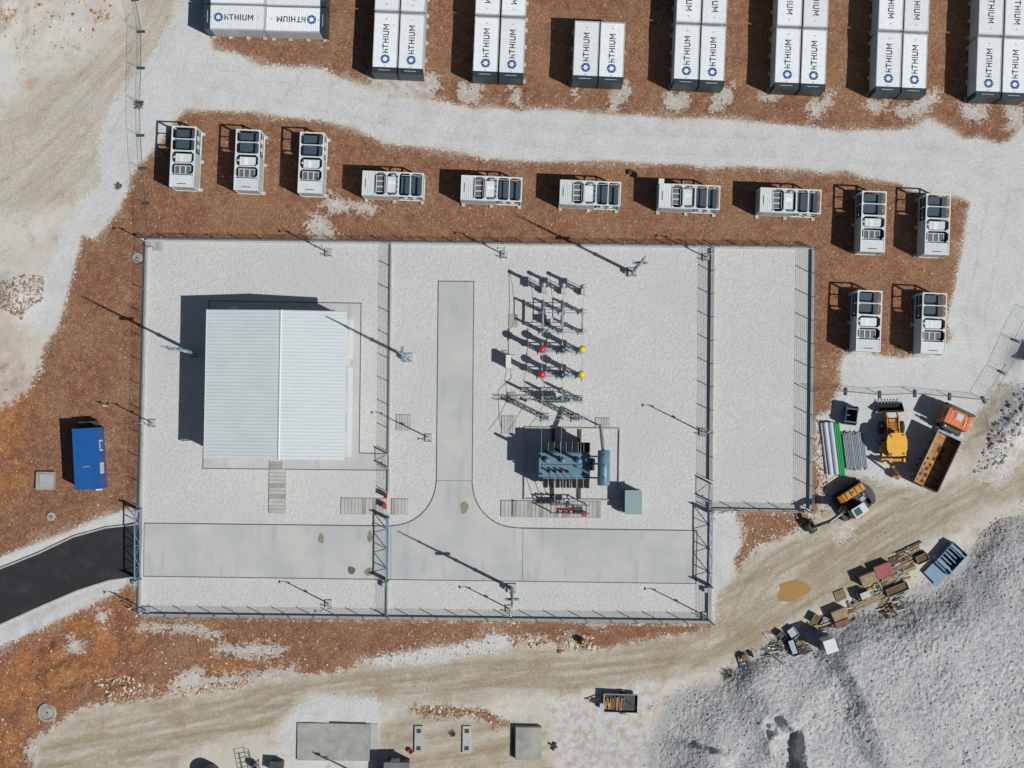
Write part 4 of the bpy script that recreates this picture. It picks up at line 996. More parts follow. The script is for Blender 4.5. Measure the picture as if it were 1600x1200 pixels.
for i in range(3):      # row 3: current transformers with coloured heads
    for row, (py, nm, cat) in enumerate(((549, 'current_transformer', 'current transformer'), (587, 'circuit_breaker_pole', 'breaker pole'))):
        cl = ('red', 'dark green', 'yellow')[i]; mm = (M_red, M_grn, M_yel)[i]
        c = G(PHX[i] - 1.5 - row, py); lab = (f'{cl}-capped current transformer in the upper coloured row' if row == 0 else f'{cl}-capped breaker pole in the lower coloured row')
        t = thing(nm, lab, cat, c, BZ, ('coloured current transformers', 'coloured breaker poles')[row])
        MB().box((0, 0, .08), (.7, .7, .16)).build('footing', M_conc, t); column(MB(), .32, 2.2).build('support_column', M_gal, t)
        MB().box((0, 0, 2.24), (.6, .6, .08)).build('top_plate', M_gal, t); MB().box((0, 0, 2.45), (.5, .5, .34)).build('base_tank', M_porc, t)
        MB().insul(0, 0, 2.6, 4.15, .26, 12).build('insulator', M_porc, t)
        MB().lathe([(.28, 4.15), (.36, 4.25), (.37, 4.75), (.3, 4.92), (.16, 5.0), (.001, 5.02)], n=14).build('head', mm, t)
        MB().box((.5, -.2, 1.3), (.3, .3, .4)).build('terminal_box', M_grey, t)
        for s_ in (-1, 1): MB().tube((0, s_ * .3, 4.5), (0, s_ * .62, 4.5), .05).build('terminal', M_alu, t)
for row, py in ((0, 549), (1, 587)):
    c = G(876 - row, py); t = thing('linkage_frame', ('cross rails tying the upper coloured row together', 'cross rails tying the lower coloured row together')[row], 'frame', c, BZ)
    for y, z in ((.16, 1.95), (-.16, 1.95), (0, 1.2)): MB().box((0, y, z), (4.0, .09, .09)).build('rail', M_galb, t)
    for x in (-1.2, .75, 1.25): MB().box((x, -.3, .9), (.35, .3, .5)).build('box', M_grey, t)
c = G(794.5, 566); t = thing('control_cabinet', 'white standing control cabinet left of the coloured rows', 'cabinet', c, BZ)
MB().box((0, 0, 1.05), (.42, 1.2, 1.7)).build('body', M_white, t); MB().box((0, 0, 1.93), (.52, 1.3, .05)).build('roof', M_white, t); MB().box((0, 0, .1), (.5, 1.3, .2)).build('footing', M_conc, t); MB().box((.225, 0, 1.05), (.02, 1.1, 1.5)).build('door', M_grey, t)
MB().bar((.1, .72, 0), (.1, .72, 1.2), .05).bar((.1, .72, 1.2), (.75, .72, 1.2), .05).build('cable_bracket', M_dark, t)
# row 5: surge arresters on a lattice beam
c = G(877, 624); t = thing('arrester_gantry', 'low lattice gantry with three pale insulator posts, below the coloured rows', 'gantry', c, BZ)
for x in (-1.75, 1.75): column(MB(), .35, 2.6, x, 0).build('support_column', M_gal, t); MB().box((x, 0, .08), (.8, .8, .16)).build('footing', M_conc, t)
b_ = MB()
for y in (-.2, .2): b_.box((0, y, 2.65), (4.3, .06, .1))
for k in range(12): b_.bar((-2.1 + k * .35, -.2 if k % 2 else .2, 2.66), (-1.75 + k * .35, .2 if k % 2 else -.2, 2.66), .05)
b_.build('beam', M_gal, t)
for i in range(3):
    x = (PHX[i] - 878) / 15.5 - .05; MB().insul(x, 0, 2.7, 4.5, .15).build('insulator', M_porc, t); MB().lathe([(.03, 4.5), (.12, 4.55), (.02, 4.95), (.001, 5.3)], (x, 0, 0), 8).build('arrester_tip', M_alu, t)
MB().box((-.6, -.1, 1.6), (2.0, .5, .7)).build('drive_cabinet', M_grn, t); MB().box((1.1, -.3, 1.0), (.5, .35, .8)).build('counter_box', M_grey, t)
# row 6: lattice portal
c = G(876, 653); t = thing('lattice_portal', 'tall lattice portal with two columns just above the transformer', 'gantry', c, BZ)
for x in (-1.55, 1.5):
    column(MB(), .34, 5.6, x, 0).build('support_column', M_galb, t); MB().box((x, 0, .1), (.85, .85, .2)).build('footing', M_conc, t)
    MB().tube((x + .25, 0, 0), (x + .25, 0, 1.4), .05).build('conduit', M_gal, t)
b_ = MB()
for y in (-.2, .2): 
    for z in (5.4, 5.75): b_.box((0, y, z), (5.4, .045, .045))
for k in range(14): b_.bar((-2.6 + k * .37, -.2, 5.4 if k % 2 else 5.75), (-2.23 + k * .37, .2, 5.4 if k % 2 else 5.75), .03)
b_.build('beam', M_gal, t)
for i in range(3): x = (PHX[i] - 878) / 15.5; MB().lathe([(.1, 4.6), (.15, 4.7), (.1, 4.85), (.15, 5.0), (.1, 5.15), (.15, 5.3), (.06, 5.4)], (x, 0, 0), 8).build('hanging_insulator', M_porc, t)
MB().box((0.05, 0, .3), (.18, .18, .5)).build('cable_stub', M_dark, t)
# bare conductors along each phase
for i in range(3):
    pts = [Vector((*P(PHX[i] + 1, 450)[:2], 4.5)), Vector((*P(PHX[i], 488)[:2], 3.9)), Vector((*P(PHX[i], 520)[:2], 3.9)), Vector((*P(PHX[i] - 1, 546)[:2], 4.55)), Vector((*P(PHX[i] - 2, 587)[:2], 4.55)), Vector((*P(PHX[i] - 1, 622)[:2], 5.0)),
           Vector((*P(PHX[i] - 2, 652)[:2], 4.6)), Vector((*P(PHX[i] - 4 - i, 712)[:2], 6.9))]
    mb = MB()
    for a, b2_ in zip(pts[:-1], pts[1:]):
        m_ = (a + b2_) / 2; m_.z -= .12 * (b2_ - a).length / 3; mb.tube(a, m_, .022, n=5).tube(m_, b2_, .022, n=5)
    tag(mb.build('conductor', M_alu), f'thin bare conductor along the {NM[i]} phase of the switchgear', 'conductor', 'switchgear conductors')
tag(MB().path([G(795, 418), G(796, 470), G(794, 540), G(799, 590), G(778, 610), G(780, 655), G(784, 672)], .03).build('earthing_cable', M_dark), 'dark thin cable on the gravel left of the switchgear', 'cable')

# ------------------------------------------------------------------ power transformer in its pit
def transformer():
    px0, px1, py0, py1 = 819, 969, 668, 782; a, b_ = P(px0, py0), P(px1, py1); c = (a + b_) / 2
    pit = thing('oil_pit', 'rectangular concrete oil pit wall around the blue-grey transformer', 'pit', (c.x, c.y, 0), BZ); w, h = (b_.x - a.x) / 2, (a.y - b_.y) / 2
    for x0, x1, y0, y1 in ((-w, w, h - .15, h), (-w, w, -h, -h + .15), (-w, -w + .15, -h + .15, h - .15), (w - .15, w, -h + .15, h - .15)): MB().b2(x0, x1, y0, y1, 0, .22).build('pit_wall', M_conc, pit)
    for x in (-1.95, .75): MB().b2(x - .16, x + .16, -h + .15, h - .15, .02, .2).build('foundation_beam', M_dark, pit)
    c = P(882, 727, 4.2); t = thing('power_transformer', 'blue-grey power transformer with shade-black radiator banks and conservator drum', 'transformer', (c.x, c.y, 0), BZ); t.scale.z = 1.4
    hw, hl = 2.5, 1.18
    MB().b2(-hw + .25, hw - .25, -hl + .15, hl - .15, .5, 2.9).build('tank', M_xfm, t)
    lid = MB().b2(-hw, hw, -hl, hl, 2.9, 3.0).build('tank_cover', M_xfm, t); MB().b2(-hw + .3, hw - .1, -.06, .06, 3.0, 3.08).build('cover_rib', M_xfm, lid)
    for x in (-hw + .5, hw - .5): MB().b2(x - .15, x + .15, -1.1, 1.1, .2, .5).build('skid_beam', M_dark, t)
    for sy in (-1, 1):
        for k in range(8):
            x = -2.0 + k * .58
            fin = MB()
            for j in range(1): fin.b2(x, x + .4, *sorted((sy * (hl + .12), sy * (hl + 1.05))), .9, 2.75)
            fin.b2(x - .02, x + .36, *sorted((sy * (hl + .12), sy * (hl + .2))), .9, 1.0); fin.build('radiator', M_pit, t)  # solid block, its black standing for the shaded gaps between fins
            MB().b2(x + .42, x + .46, *sorted((sy * (hl + .02), sy * (hl + 1.1))), 2.7, 2.78).build('radiator_bracket', M_gal, t)
        MB().tube((-2.1, sy * (hl + .08), 2.8), (2.4, sy * (hl + .08), 2.8), .08).build('header_pipe', M_xfm, t)
    for i, x in enumerate((-1.72, -.2, 1.35)):
        MB().lathe([(.3, 3.0), (.28, 3.3), (.14, 3.35)], (x, .5, 0), 10).build('turret', M_xfm, t); MB().insul(x, .5, 3.3, 4.7, .17).build('high_voltage_bushing', M_porc, t); MB().lathe([(.12, 4.7), (.15, 4.8), (.1, 4.95), (.001, 5)], (x, .5, 0), 8).build('bushing_cap', M_alu, t)
    for x in (-1.5, -.9, -.3, .3): MB().lathe([(.17, 3.0), (.15, 3.15), (.08, 3.2)], (x, -.62, 0), 8).insul(x, -.62, 3.15, 3.75, .12, 8).build('low_voltage_bushing', M_brown, t)
    MB().lathe([(.2, 3.0), (.2, 3.35), (.001, 3.42)], (2.1, .6, 0), 10).build('tap_changer_head', M_xfm, t)
    MB().bar((1.2, -.15, 3.35), (2.4, -.75, 3.5), .16).build('gas_relay_pipe', M_xfm, t)
    for x, y in ((-2.2, -.9), (-2.3, .9), (1.9, -.95), (2.2, .1)): MB().lathe([(.09, 3.0), (.09, 3.2), (.001, 3.22)], (x, y, 0), 8).build('valve', M_dark, t)
    cx = 3.75
    cn = MB().lathe([(.001, -1.7), (.55, -1.7), (.6, -1.62), (.6, 1.62), (.55, 1.7), (.001, 1.7)], (cx, -.15, 4.1), 20, 'Y').build('conservator', M_xfm, t)
    for y in (-1.1, .1, 1.1): MB().box((cx, y, 4.72), (.16, .2, .1)).build('flange', M_xfm, cn)
    for y in (-1.2, .9):
        MB().bar((cx - .3, y, 3.6), (2.35, y, 2.4), .12).bar((cx + .25, y, 3.6), (2.35, y, 1.6), .12).build('conservator_bracket', M_dark, t)
    MB().path([(cx - .35, .2, 3.6), (2.9, .2, 3.3), (2.4, .0, 3.2)], .08).build('oil_pipe', M_dark, t)
    MB().path([(2.5, -.3, 1.0), (2.95, -.3, 1.0), (2.95, .5, 2.6), (2.5, .5, 2.8)], .1).build('oil_pipe', M_dark, t)
    MB().box((2.75, .1, 1.6), (.5, 1.2, 1.6)).build('drive_cabinet', M_dark, t)
    MB().tube((cx - .1, 1.6, 4.3), (cx - .3, 4.0, 3.4), .17).build('vent_duct', M_gal, t); MB().tube((cx - .3, 4.0, .1), (cx - .3, 4.0, 3.5), .09).build('duct_post', M_gal, t)
    # low-voltage support table below
    c2 = G(888, 793); s_ = thing('cable_support_frame', 'steel cable frame with dark red insulators below the transformer', 'frame', c2, BZ)
    for x in (-1.8, 1.7):
        for y in (-.4, .4): MB().box((x, y, 1.2), (.1, .1, 2.4)).build('leg', M_gal, s_)
    f = MB()
    for y in (-.4, .4): f.box((0, y, 2.42), (3.9, .1, .1))
    for x in (-1.8, -.9, 0, .85, 1.7): f.box((x, 0, 2.42), (.08, .7, .08))
    f.build('top_frame', M_dark, s_)
    for x in (-1.15, -.6, -.05, .5): 
        MB().insul(x, -.3, 2.47, 3.0, .17, 8).build('insulator', M_brown, s_); MB().insul(x, .35, 2.47, 2.95, .12, 8).build('rear_insulator', M_porc, s_)
    MB().b2(-1.3, .65, -.12, .1, 2.48, 2.62).build('busbar', M_brown, s_)
    MB().box((1.55, -.6, 1.0), (.5, .4, 1.0)).build('red_box', M_red, s_); MB().bar((-.2, -.5, .2), (1.5, -.5, 2.3), .07).build('brace', M_gal, s_); MB().box((.9, .1, 2.55), (.8, .35, .2)).build('cable_box', M_dark, s_)
    for i, (x0, y0, x1, y1) in enumerate(((866, 741, 865, 790), (877, 741, 877, 790), (887, 741, 888, 790), (898, 741, 897, 790))):
        p0, p1 = P(x0, y0), P(x1, y1); p0.z = 5.2; p1.z = 2.9; m_ = (p0 + p1) / 2; m_.z -= .25
        tag(MB().tube(p0, m_, .03, n=5).tube(m_, p1, .03, n=5).build('cable', M_alu), f'{("first", "second", "third", "fourth")[i]} pale cable from the left between transformer and frame', 'cable', 'transformer cables')
    return t
transformer()
c = P(990, 785, 2.2); t = thing('switch_cabinet', 'blue-grey steel cabinet at the right of the transformer pit', 'cabinet', (c.x, c.y, 0), BZ)
M_cab = mat('cabinet_blue_grey', S(140, 160, 166), .5, var=.05)
MB().box((0, 0, .1), (1.7, 2.4, .2)).build('footing', M_conc, t); MB().box((0, 0, 1.15), (1.55, 2.2, 1.9)).build('body', M_cab, t); MB().box((0, 0, 2.14), (1.7, 2.4, .08)).build('roof', M_cab, t)
MB().box((-1.0, -.85, .7), (.3, .5, 1.0)).build('side_box', M_cab, t); MB().box((-.785, .2, 1.2), (.02, 1.4, 1.6)).build('door', M_cab, t)
for lb, px, py, s_ in (('dark box with red lid on the inner fence above the trench covers', 603.5, 773.5, .4), ('larger red fire box on the inner fence over the trench', 602.5, 790, .48)):
    c = G(px, py); t = thing('fire_box', lb, 'fire box', c, BZ, 'red fire boxes'); MB().box((0, 0, .75), (.3, s_, .8)).build('cabinet', M_red if s_ > .45 else M_dark, t); MB().box((0, 0, 1.17), (.36, s_ + .06, .05)).build('lid', M_red if s_ > .45 else M_brown, t)
    for k in (-1, 1): MB().box((0, k * s_ * .4, .18), (.06, .06, .36)).build('leg', M_dark, t)

# ------------------------------------------------------------------ blue container, manholes, small items by the fence
c = P(134, 717, 2.8); t = thing('blue_container', 'bright blue container left of the yard fence', 'container', (c.x, c.y, -.05), R(3.3))
MB().b2(-1.2, 1.2, -3.0, 3.0, .1, 2.72).build('body', M_blue, t)
n = 20; vs = []
MB().b2(-1.24, 1.24, -3.03, 3.03, 2.72, 2.8).build('roof', M_blue, t)
for sx in (-1, 1):
    for sy in (-1, 1): MB().box((sx * 1.17, sy * 2.96, 1.4), (.16, .16, 2.9)).build('corner_post', M_blue, t)
MB().b2(1.205, 1.225, -1.55, -.45, .9, 2.2).build('notice_board', M_white, t); MB().b2(1.226, 1.23, -1.35, -.65, 1.2, 1.9).build('notice_print', M_grey, t)
wf = MB().b2(1.205, 1.22, .7, 1.8, 1.0, 2.1).build('window', M_blue, t)
MB().b2(1.221, 1.24, .7, 1.8, 1.9, 2.1).b2(1.221, 1.24, .7, .85, 1.0, 1.9).b2(1.221, 1.24, 1.65, 1.8, 1.0, 1.9).build('frame', M_white, wf)
for x in (1.0, 1.12): pass
MB().b2(-.3, .35, -.82, -.7, 2.8, 2.9).build('lifting_lug', M_gal, t); MB().b2(.3, .8, -3.25, -3.0, .3, .9).build('step', M_white, t)
MB().box((-.1, 3.45, .9), (1.8, .5, 1.1)).build('exhaust_unit', M_dark, t)
c = P(72, 751); t = thing('manhole_slab', 'square concrete inspection slab left of the blue container', 'manhole', (c.x, c.y, -.05), R(-1)); MB().box((0, 0, .2), (1.85, 1.8, .4)).build('slab', M_concd, t); MB().box((.1, 0, .43), (1.25, 1.3, .06)).build('cover', M_conc, t)
def ringpit(lb, px, py, r, m_=M_conc):
    c = P(px, py); t = thing('manhole', lb, 'manhole', (c.x, c.y, ground_z(c.x, c.y)), 0, 'round manholes'); MB().lathe([(r, -.1), (r, .14), (r * .72, .16), (r * .72, .04)], n=18, smooth=False).build('ring', m_, t); MB().lathe([(r * .71, .05), (r * .3, .1), (.001, .1)], n=12, smooth=False).build('cover', M_concd, t); MB().box((0, 0, .13), (.18, .12, .05)).build('handle', M_dark, t)
ringpit('small round manhole above the asphalt road', 80, 807, .42); ringpit('small round manhole at the top left outside corner of the yard', 215, 403, .5); ringpit('large round concrete manhole at the bottom left', 75, 1113, .95, M_concd)
c = P(168, 634); t = thing('survey_marker', 'short white-topped marker post beside the left fence', 'marker', (c.x, c.y, 0)); MB().box((0, 0, .5), (.08, .08, 1.0)).build('stake', M_white, t); MB().box((0, 0, 1.05), (.28, .12, .16)).build('head', M_white, t)
c = P(209, 948); t = thing('survey_marker', 'thin white marker post at the bottom left corner of the fence', 'marker', (c.x, c.y, 0)); MB().tube((0, 0, 0), (0, 0, 1.6), .04).build('stake', M_white, t); MB().box((0, 0, 1.65), (.14, .14, .12)).build('head', M_white, t)
c = P(985, 270); t = thing('black_crate', 'small black crate on the soil between sideways skids', 'crate', (c.x, c.y, 0), YR); MB().box((0, 0, .14), (.5, .42, .28)).build('body', M_blk, t); MB().box((0, 0, .3), (.54, .46, .04)).build('lid', M_blk, t)
c = P(1033, 284, 3.1); t = thing('white_box', 'small white box on the corner of the fourth sideways skid', 'box', (c.x, c.y, 3.08), YR); MB().box((0, 0, .2), (.5, .48, .36)).build('body', M_white, t); MB().box((0, 0, .4), (.54, .52, .04)).build('lid', M_white, t)
c = P(908, 1000); t = thing('dark_barrel', 'dark barrel with yellow cap on the white rubble below the fence', 'barrel', (c.x, c.y, 0)); MB().lathe([(.001, 0), (.32, 0), (.34, .4), (.32, .85), (.001, .86)], n=14).build('drum', M_blk, t); MB().lathe([(.12, .86), (.12, .93), (.001, .94)], (.12, -.05, 0), 8).build('cap', M_yel, t)
# ------------------------------------------------------------------ temporary site fences
def site_fence(lab, pts, feet_ang=None, post_h=1.95):
    tot = thing('site_fence', lab, 'fence', group='temporary site fences')
    Q = [P(*p) for p in pts]
    for q in Q: q.z = ground_z(q.x, q.y)
    for a, b_ in zip(Q[:-1], Q[1:]):
        d = b_ - a; L = d.length; ang = math.atan2(d.y, d.x)
        f = MB()
        for z in (.12, post_h): f.tube((.08, 0, z), (L - .08, 0, z), .016, n=6)
        for x in (.08, L - .08): f.tube((x, 0, .02), (x, 0, post_h), .018, n=6)
        f.build('panel_frame', M_wire, tot, (a.x, a.y, a.z), ang)
        m_ = MB()
        for k in range(int(L / .4)): m_.b2(.12 + k * .4 - .003, .12 + k * .4 + .003, -.003, .003, .12, post_h)
        for k in range(6): z = .12 + k * (post_h - .12) / 6; m_.b2(.1, L - .1, -.003, .003, z - .003, z + .003)
        m_.build('wire_mesh', M_wire, tot, (a.x, a.y, a.z), ang)
    for i, q in enumerate(Q):
        a, b_ = Q[max(0, i - 1)], Q[min(len(Q) - 1, i + 1)]; d = b_ - a; ang = math.atan2(d.y, d.x) + (R(90) if i % 2 == 0 or feet_ang else R(90))
        MB().box((0, 0, .07), (.75, .24, .14)).box((0, 0, .16), (.2, .2, .05)).build('foot_block', M_dark, tot, (q.x, q.y, q.z), ang)
site_fence('temporary mesh site fence along the left of the upright skids', [(210, -55), (212, 0), (221, 50), (221, 107), (219, 160), (220, 212), (223, 263), (228, 318), (231, 372)])
site_fence('temporary mesh site fence behind the parked machines', [(1272, 610), (1322, 612), (1375, 617), (1430, 615), (1484, 620), (1537, 625), (1565, 582), (1587, 533), (1612, 486)])

# ------------------------------------------------------------------ dump truck
def wheel(t, x, y, r, w, hubm=None):
    o = MB().lathe([(.001, -w / 2), (r * .6, -w / 2), (r, -w / 2 + .04), (r, w / 2 - .04), (r * .6, w / 2), (.001, w / 2)], (x, y, r), 16, 'Y').build('wheel', M_blk, t)
    MB().lathe([(.001, -w / 2 - .02), (r * .5, -w / 2 - .02), (r * .5, w / 2 + .02), (.001, w / 2 + .02)], (x, y, r), 12, 'Y').build('rim', hubm or M_grey, o)
def truck():
    c = P(1465.5, 721, 2.6); t = thing('dump_truck', 'orange-cabbed dump truck with empty rusty tipper bed', 'truck', (c.x, c.y, 0), R(64.5))
    L, w = 2.75, 1.28                       # bed half size
    MB().b2(-L, 5.0, -.45, .45, .75, 1.05).build('chassis', M_dark, t)
    for x in (-2.0, -.65, 3.9):
        for sy in (-1, 1): wheel(t, x, sy * 1.0, .52, .42)
    bed = MB().b2(-L, L, -w, w, 1.15, 1.27).build('bed_floor', M_rust, t)
    for sy in (-1, 1):
        b_ = MB().b2(-L, L, *sorted((sy * w, sy * (w - .07))), 1.27, 2.55); b_.build('side_wall', M_woodd if sy < 0 else mat('bed_side_paint', S(120, 82, 60), .7, var=.2), bed)
        MB().b2(-L, L, *sorted((sy * (w + .02), sy * (w - .075))), 2.55, 2.64).build('top_rail', M_cond if sy > 0 else M_dark, bed)
        for k in range(6): MB().b2(-L + .4 + k * .95, -L + .5 + k * .95, *sorted((sy * (w + .002), sy * (w + .08))), 1.2, 2.5).build('stiffener', M_dark, bed)
    MB().b2(L, L + .08, -w, w, 1.2, 2.75).build('headboard', M_gal, bed); MB().b2(-L - .07, -L, -w, w, 1.2, 2.35).build('tailgate', M_woodd, bed)
    MB().b2(L + .08, L + .2, -w, w, 2.55, 2.65).build('cab_guard', M_gal, bed); 
    for x, y, r_ in ((-2.3, .85, .16), (-2.3, .25, .2), (-1.75, .75, .18), (-1.6, .2, .22), (-1.2, .9, .15), (-1.0, .35, .2), (-.6, .8, .17), (-.5, .2, .18), (.0, .7, .15), (.2, .1, .2), (.5, -.3, .3), (1.3, -.1, .4)):
        MB().lathe([(.001, 1.34), (r_ * .6, 1.31), (r_, 1.272)], (x, y, 0), 9).build('soil_clod', mat('clod', S(104, 60, 40), .9, var=.2), bed)
    for sy in (-1, 1): MB().tube((L + .75, sy * .9, .7), (L + .75, sy * 1.15, .7), .3, n=12).build('fuel_tank', M_alu, t)
    MB().b2(L + .55, L + .95, -1.0, 1.0, 1.0, 2.2).build('cab_back_gear', M_dark, t); MB().tube((L + .75, .9, 1.0), (L + .75, .9, 2.9), .09).build('exhaust', M_alu, t)
    x0, x1 = L + 1.05, L + 3.05
    cab = MB().side([(x0, .7), (x1, .7), (x1 + .05, 1.5), (x1 - .12, 2.55), (x1 - .5, 2.95), (x0 + .1, 2.98), (x0, 2.9)], -1.24, 1.24).build('cab', M_orange, t)
    MB().side([(x1 + .045, 1.62), (x1 + .06, 1.64), (x1 - .08, 2.5), (x1 - .11, 2.5)], -1.1, 1.1).build('windscreen', M_glass, cab)
    MB().b2(x0 + .7, x0 + 1.35, -.35, .35, 2.985, 3.02).build('roof_hatch', M_grey, cab)
    for sy in (-1, 1):
        MB().b2(x0 + .5, x1 - .45, *sorted((sy * 1.241, sy * 1.255)), 1.7, 2.45).build('side_window', M_glass, cab); MB().box((x1 - .1, sy * 1.48, 2.0), (.12, .24, .5)).build('mirror', M_blk, cab); MB().box((x1 + .08, sy * .95, .95), (.06, .3, .2)).build('headlight', M_white, t)
    MB().b2(x1 + .02, x1 + .16, -1.24, 1.24, .45, .75).build('bumper', M_dark, t)
    for y in (-.8, .8): MB().box((x0 + 1.5, y, 3.0), (.14, .1, .12)).build('roof_light', M_dark, cab)
    MB().b2(x1 - .42, x1 - .1, -1.15, 1.15, 2.9, 2.96).build('sun_visor', M_dark, cab)
    for y in (-.95, -.5, .5, .95): MB().b2(x0 + .12, x1 - .55, y - .02, y + .02, 2.985, 3.01).build('roof_rib', M_orange, cab)
    MB().tube((x0 + .3, -.7, 3.05), (x0 + .95, -.7, 3.05), .04).build('air_horn', M_alu, cab)
    for sy in (-1, 1): MB().b2(x0 + .95, x0 + .98, *sorted((sy * 1.242, sy * 1.256)), .8, 2.5).build('door_seam', M_dark, cab)
    for k in range(5): MB().path([(L + .5 + .1 * k, -.6 + .3 * k, 1.1), (L + .7, -.5 + .3 * k, 1.9), (L + .95, -.6 + .25 * k, 1.4)], .03).build('hose', M_blk, t)
    for k in range(7): MB().b2(-L + .35 + k * .8, -L + .41 + k * .8, -w + .08, w - .08, 1.272, 1.30).build('floor_rib', M_brnb, bed)
    for sx in (-1.35, 3.9):
        for sy in (-1, 1): MB().b2(sx - (1.35 if sx < 0 else .62), sx + (1.35 if sx < 0 else .62), *sorted((sy * .8, sy * 1.26)), 1.06, 1.1).build('mudguard', M_blk, t)
truck()

# ------------------------------------------------------------------ backhoe loader (bucket towards the top)
def backhoe():
    c = P(1402, 694, 2.8); t = thing('backhoe_loader', 'yellow backhoe loader with toothed front bucket raised toward the site fence', 'backhoe loader', (c.x, c.y, 0), R(91.5))
    for sy in (-1, 1): wheel(t, -.45, sy * .95, .72, .5, M_myel); wheel(t, 1.65, sy * 1.0, .62, .5, M_dark)
    MB().b2(-1.3, 2.4, -.42, .42, .5, .95).build('chassis', M_dark, t)
    cab = MB().side([(-1.15, .95), (.85, .95), (.95, 1.5), (.7, 2.65), (-1.05, 2.65), (-1.2, 1.6)], -.72, .72).build('cab', M_glass, t)
    MB().prism([(1.1, .5), (.95, .85), (.3, 1.02), (-.5, 1.0), (-.95, .8), (-1.2, .45), (-1.2, -.45), (-.95, -.8), (-.5, -1.0), (.3, -1.02), (.95, -.85), (1.1, -.5)], 2.66, 2.78).build('cab_roof', M_myel, cab)
    for x in (-1.05, .75):
        for sy in (-1, 1): MB().bar((x, sy * .72, .95), (x * .95, sy * .72, 2.66), .08).build('cab_pillar', M_myel, cab)
    MB().lathe([(.06, 2.78), (.06, 2.9), (.001, 2.92)], (.72, .5, 0), 8).build('beacon', M_dark, cab)
    for sy in (-1, 1):
        for x in (-.95, .9): MB().box((x, sy * .62, 2.81), (.12, .2, .08)).build('work_light', M_dark, cab)
        MB().box((.9, sy * 1.12, 1.9), (.06, .2, .3)).build('mirror', M_blk, cab); MB().box((.2, sy * .92, .6), (.5, .3, .06)).build('step', M_dark, t)
        MB().path([(1.2, sy * .5, 1.7), (1.9, sy * .42, 1.75), (2.6, sy * .5, 1.5)], .03).build('hose', M_blk, t)
    for k in range(4): MB().b2(1.3 + k * .25, 1.38 + k * .25, -.34, .34, 1.52 - k * .035, 1.6 - k * .035).build('grille_slot', M_dark, t)
    MB().b2(2.5, 2.62, -.4, .4, .9, 1.3).build('radiator_grille', M_blk, t)
    MB().side([(.95, .9), (2.5, .9), (2.5, 1.35), (1.0, 1.6)], -.42, .42).build('bonnet', M_morg, t); MB().tube((1.5, .3, 1.4), (1.5, .3, 2.1), .05).build('exhaust', M_dark, t)
    for sy in (-1, 1):
        MB().b2(-1.2, .3, *sorted((sy * .66, sy * 1.2)), 1.42, 1.5).build('rear_mudguard', M_myel, t)
        MB().bar((.9, sy * .55, 1.55), (2.5, sy * .55, 1.45), .16, .22).bar((2.5, sy * .55, 1.45), (3.3, sy * .55, .75), .14, .2).build('loader_arm', M_morg, t); MB().tube((1.5, sy * .55, 1.2), (3.0, sy * .5, 1.15), .06).build('ram', M_alu, t)
    bk = MB().side([(3.15, .35), (3.25, 1.15), (3.35, 1.2), (3.3, .45), (4.15, .32), (4.15, .25), (3.3, .25)], -1.25, 1.25).build('front_bucket', M_pit, t)
    for sy in (-1, 1): MB().side([(3.2, .3), (3.3, 1.15), (4.1, .32)], *sorted((sy * 1.22, sy * 1.26))).build('bucket_side', M_dark, bk)
    for k in range(8): MB().box((4.25, -1.12 + k * .32, .3), (.26, .09, .06)).build('tooth', M_gal, bk)
    # rear hoe: slewing frame, boom up, dipper folded to the side
    MB().b2(-1.75, -1.5, -1.15, 1.15, .7, 1.0).build('hoe_frame', M_morg, t); MB().b2(-1.85, -1.45, -1.2, -1.0, .2, 1.2).b2(-1.85, -1.45, 1.0, 1.2, .2, 1.2).build('stabiliser', M_myel, t)
    MB().bar((-1.75, .55, .9), (-2.3, .35, 2.6), .2, .26).build('boom', M_morg, t); MB().bar((-2.3, .35, 2.6), (-3.15, -.35, 1.2), .16, .2).build('dipper', M_dark, t); MB().tube((-1.9, .5, 1.6), (-2.5, .2, 2.3), .06).build('ram', M_alu, t)
    MB().side([(-.3, 0), (.35, 0), (.3, .5), (-.1, .6), (-.35, .3)], -.3, .3, Matrix.Translation((-3.2, -.4, .55)) @ Matrix.Rotation(R(-35), 4, 'Z')).build('hoe_bucket', M_rust, t)
backhoe()

